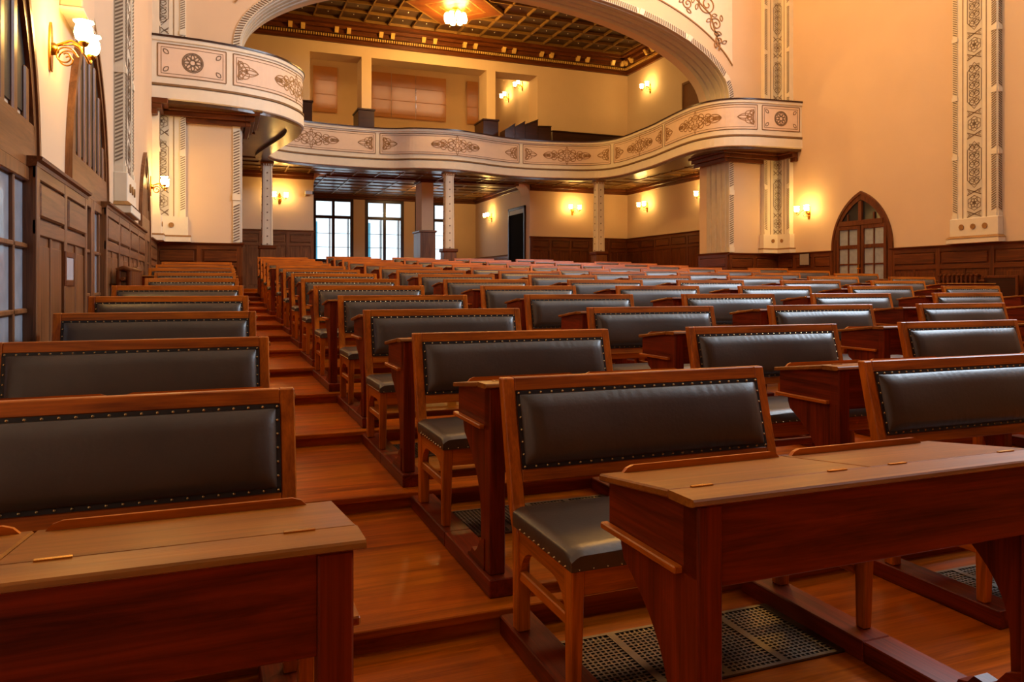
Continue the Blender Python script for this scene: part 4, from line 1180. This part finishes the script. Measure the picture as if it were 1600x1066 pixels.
def desk_proto():
    t = thing('sloped_desk', 'x', 'desk', (0, 0, 0), 0, 'sloped wooden desks in rows')
    o = .95                                    # root stands .95 m before its bench row's back
    Y = lambda y: y + o
    fr, hg, tp = Y(-1.186), Y(-1.09), Y(-.761); ZF, ZH, ZT = .7865, .785, .7445; XW = .585; th = .019
    # fixed front strip with moulded edge
    prof = [(fr, ZF - .004), (fr + .004, ZF), (hg, ZH), (hg, ZH - th), (fr + .02, ZF - th), (fr + .006, ZF - .017), (fr - .004, ZF - .012)]
    part('desktop', MB().prism(prof, lambda a, b, q: (q, a, b), -XW, XW), M_TOP, t)
    for s_ in (-1, 1):
        x0, x1 = (-XW, -.0015) if s_ < 0 else (.0015, XW)
        lid = part('lid', MB().hexa([(x0, hg + .002, ZH - th), (x1, hg + .002, ZH - th), (x1, tp, ZT - th), (x0, tp, ZT - th)], [(x0, hg + .002, ZH), (x1, hg + .002, ZH), (x1, tp, ZT), (x0, tp, ZT)]), M_TOP, t, .004)
        a, b = (x0 + .06, x1 - .02) if s_ < 0 else (x0 + .02, x1 - .06)
        zt_ = lambda y: ZT + (y - tp) / (hg - tp) * (ZH - ZT)
        mb = MB(); n = 8
        P = [(a, 0), (b, 0), (b - .012, .012), (b - .03, .018), (a + .03, .018), (a + .012, .012)]
        mb.prism(P, lambda x, z, q: (x, tp - .012 - q, zt_(tp - .012 - q) + z), 0, .014)
        part('book_ledge', mb, W['x'], lid)
        for q in (.15, .82):
            x = x0 + (x1 - x0) * q
            part('hinge', MB().box(x - .028, x + .028, hg - .004, hg + .005, ZH - .001, ZH + .003), M_BRASS, lid, label='brass hinge')
    XB = .565
    part('front_panel', MB().box(-XB + .06, XB - .06, fr + .022, fr + .044, .585, ZF - th), D['x'], t, .003)
    part('back_panel', MB().box(-XB + .02, XB - .02, tp - .05, tp - .03, .6255, ZT - th), D['x'], t)
    part('bottom_panel', MB().box(-XB + .02, XB - .02, fr + .045, tp - .05, .626, .64), D['x'], t)
    for s_ in (-1, 1):
        x0, x1 = (-XB, -XB + .022) if s_ < 0 else (XB - .022, XB)
        P = [(fr + .02, .61), (tp - .022, .61), (tp - .022, ZT - th + .002), (hg, ZH - th), (fr + .02, ZF - th)]
        sp = part('side_panel', MB().prism(P, lambda a, b, q: (q, a, b), x0, x1), D['y'], t)
        xa, xb = (x0 - .022, x0) if s_ < 0 else (x1, x1 + .022)
        part('batten', MB().box(xa, xb, fr + .07, tp - .012, .607, .624), W['y'], sp, .003)
        # leg post and curved bracket
        xp0, xp1 = (-XB, -XB + .062) if s_ < 0 else (XB - .062, XB)
        part('leg_post', MB().box(xp0, xp1, fr + .012, fr + .072, RAILH, ZF - th), D['z'], t, .004)
        P = [(fr + .07, RAILH), (fr + .12, RAILH), (fr + .125, .22)]
        for k in range(1, 11):
            q = k / 10; P.append((fr + .125 + .21 * q ** 2.2, .22 + .33 * q ** .85))
        P += [(fr + .35, .585), (fr + .35, .612), (fr + .07, .612)]
        part('curved_bracket', MB().prism(P, lambda a, b, q: (q, a, b), x0 + (.004 if s_ < 0 else -.004), x1 + (.004 if s_ < 0 else -.004)), D['z'], t)
        fx0, fx1 = (x0 - .004, x0 + .05) if s_ < 0 else (x1 - .05, x1 + .004)
        P = [(fr + .07, RAILH), (fr + .27, RAILH), (fr + .265, RAILH + .012), (fr + .235, RAILH + .02), (fr + .215, RAILH + .045), (fr + .18, RAILH + .04), (fr + .15, RAILH + .06), (fr + .12, RAILH + .1), (fr + .07, RAILH + .12)]
        part('foot_bracket', MB().prism(P, lambda a, b, q: (q, a, b), fx0, fx1), D['y'], t)
        rx = -.55 if s_ < 0 else .46
        part('floor_rail', MB().box(-.58 if s_ < 0 else .46, -.46 if s_ < 0 else .58, fr - .03, Y(-.622), 0, RAILH), D['y'], t, .004)
    return t
bench0 = bench_proto(); desk0 = desk_proto()
COLS = {'A': -.3415, 'B': 1.47, 'C': 3.19, 'D': 4.89, 'E': 6.58, 'F': 8.37, 'G': 10.14, 'H': 12.02}
MEAS = {('B',1):.94,('B',2):.94,('B',3):.92,('B',4):.94,('B',5):.89,('B',6):.90,('B',7):.90,('B',8):.90,('B',9):.89,('B',10):.82,('B',11):.83,
 ('C',2):2.62,('C',3):2.62,('C',4):2.64,('C',5):2.66,('C',6):2.62,('C',7):2.63,('C',8):2.61,('C',9):2.60,('C',10):2.57,('C',11):2.48,
 ('D',2):4.32,('D',3):4.32,('D',4):4.35,('D',5):4.33,('D',6):4.33,('D',7):4.31,('D',8):4.32,('D',9):4.27,('D',10):4.31,('D',11):4.25,
 ('E',3):6.02,('E',4):5.99,('E',5):6.06,('E',6):6.03,('E',7):6.02,('E',8):5.99,('E',9):5.99,('E',10):5.98,('E',11):5.97,
 ('F',4):7.80,('F',5):7.84,('F',6):7.85,('F',7):7.88,('F',8):7.78,('F',9):7.80,('F',10):7.65,('G',5):9.56,('G',6):9.63,('G',8):9.44}
ROWS = {'A': range(1, 11), 'B': range(1, 14), 'C': range(1, 15), 'D': range(2, 15), 'E': range(3, 15), 'F': range(4, 15), 'G': range(5, 14), 'H': range(7, 11)}
ORD = ['', 'front', 'second', 'third', 'fourth', 'fifth', 'sixth', 'seventh', 'eighth', 'ninth', 'tenth', 'eleventh', 'twelfth', 'thirteenth', 'fourteenth']
CN = {'B': 'first', 'C': 'second', 'D': 'third', 'E': 'fourth', 'F': 'fifth', 'G': 'sixth', 'H': 'seventh'}
first = True
SMALL_B = ('nail_trim', 'gimp', 'rear_stretcher', 'back_board')
SMALL_D = ('hinge', 'bottom_panel', 'foot_bracket', 'back_panel')
for col in COLS:
    for r in ROWS[col]:
        xc = MEAS[(col, r)] + .57 if (col, r) in MEAS else COLS[col]
        if (col, r) not in MEAS and r > 11: xc = COLS[col] - .06
        row = 'front row' if r == 1 else ORD[r] + ' row from the front'
        where = 'left of the aisle' if col == 'A' else CN[col] + ' unit right of the aisle'
        lb = 'brown leather bench, %s, %s' % (row, where); ld = 'sloped wooden desk, %s, %s' % (row, where)
        if first:
            bench0.location = (xc, yr(r), zt(r)); bench0['label'] = lb
            desk0.location = (xc, yr(r) - .95, zt(r)); desk0['label'] = ld; first = False
            continue
        narrow = col == 'A' and r in (6, 7)
        if narrow: xc = -.265
        bo = dup(bench0, (xc, yr(r), zt(r)), None, lb, SMALL_B if r > 8 else ())
        if narrow: bo.scale = (.84, 1, 1)
        if (col, r) in (('C', 1), ('A', 6), ('G', 11), ('G', 13)): continue
        do = dup(desk0, (xc, yr(r) - .95, zt(r)), None, ld, SMALL_D if r > 6 else ())
        if narrow: do.scale = (.84, 1, 1)

# ------------------------------------------------------------------ floor grilles under the front benches
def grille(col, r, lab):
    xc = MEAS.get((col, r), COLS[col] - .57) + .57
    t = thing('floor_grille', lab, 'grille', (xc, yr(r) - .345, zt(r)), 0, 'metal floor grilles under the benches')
    part('recess_shade', MB().box(-.46, .46, -.2, .2, 0, .003), M_BLACK, t)  # black sheet on solid floor, painted as the shade of a hollow below
    mb = MB().box(-.46, .46, -.2, -.185, .003, .009).box(-.46, .46, .185, .2, .003, .009)
    for k in range(5): x = -.46 + .2225 * k; mb.box(x, x + .03, -.185, .185, .003, .009)
    part('frame', mb, M_METAL, t)
    mb = MB()
    for k in range(4):
        a = -.43 + .2225 * k
        for i in range(1, 10): x = a + .1925 * i / 10; mb.box(x - .0035, x + .0035, -.185, .185, .003, .007)
    for i in range(1, 20): y = -.185 + .37 * i / 20; mb.box(-.43, .4375, y - .0035, y + .0035, .003, .0072)
    part('mesh', mb, M_METAL, t)
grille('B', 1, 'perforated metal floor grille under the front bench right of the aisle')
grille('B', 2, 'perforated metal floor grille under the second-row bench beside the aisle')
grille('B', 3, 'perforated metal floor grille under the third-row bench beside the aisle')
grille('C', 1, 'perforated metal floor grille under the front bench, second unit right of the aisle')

# ------------------------------------------------------------------ camera, light, world
cam = bpy.data.cameras.new('Camera'); co = bpy.data.objects.new('Camera', cam); C.objects.link(co)
co.location = (0, 0, 0); co.rotation_euler = (R(90), 0, -R(21.182)); cam.sensor_width = 36; cam.lens = 1184.83 / 1600 * 36
cam.shift_y = -(533 - 447.55) / 1600; cam.clip_start = .05
sc = bpy.context.scene; sc.camera = co
def point(loc, e, col, r=.3):
    l = bpy.data.lights.new('lamp', 'POINT'); l.energy = e; l.color = col; l.shadow_soft_size = r
    o = bpy.data.objects.new('lamp', l); C.objects.link(o); o.location = loc
point((8.6, 13.0, 9.6), 900, (1, .47, .08), .6)      # hall chandelier, above the picture
point((7.0, 27.6, 3.3), 45, (1, .6, .25), .15)  # unseen fill light added to brighten the window bay walls
point((2.0, 12.5, 9.4), 170, (1, .5, .12), .5)  # unseen warm fill, added to tint the left pier
point((DC[0], DC[1], ZCF - 1.3), 400, (1, .55, .14), .2)
w = bpy.data.worlds.new('World'); sc.world = w; w.use_nodes = True
w.node_tree.nodes['Background'].inputs['Color'].default_value = (.82, .92, 1, 1); w.node_tree.nodes['Background'].inputs['Strength'].default_value = 3.2
sc.view_settings.view_transform = 'Standard'; sc.view_settings.look = 'None'; sc.view_settings.gamma = 1; sc.view_settings.exposure = .28
try: sc.view_settings.use_curve_mapping = False
except Exception: pass
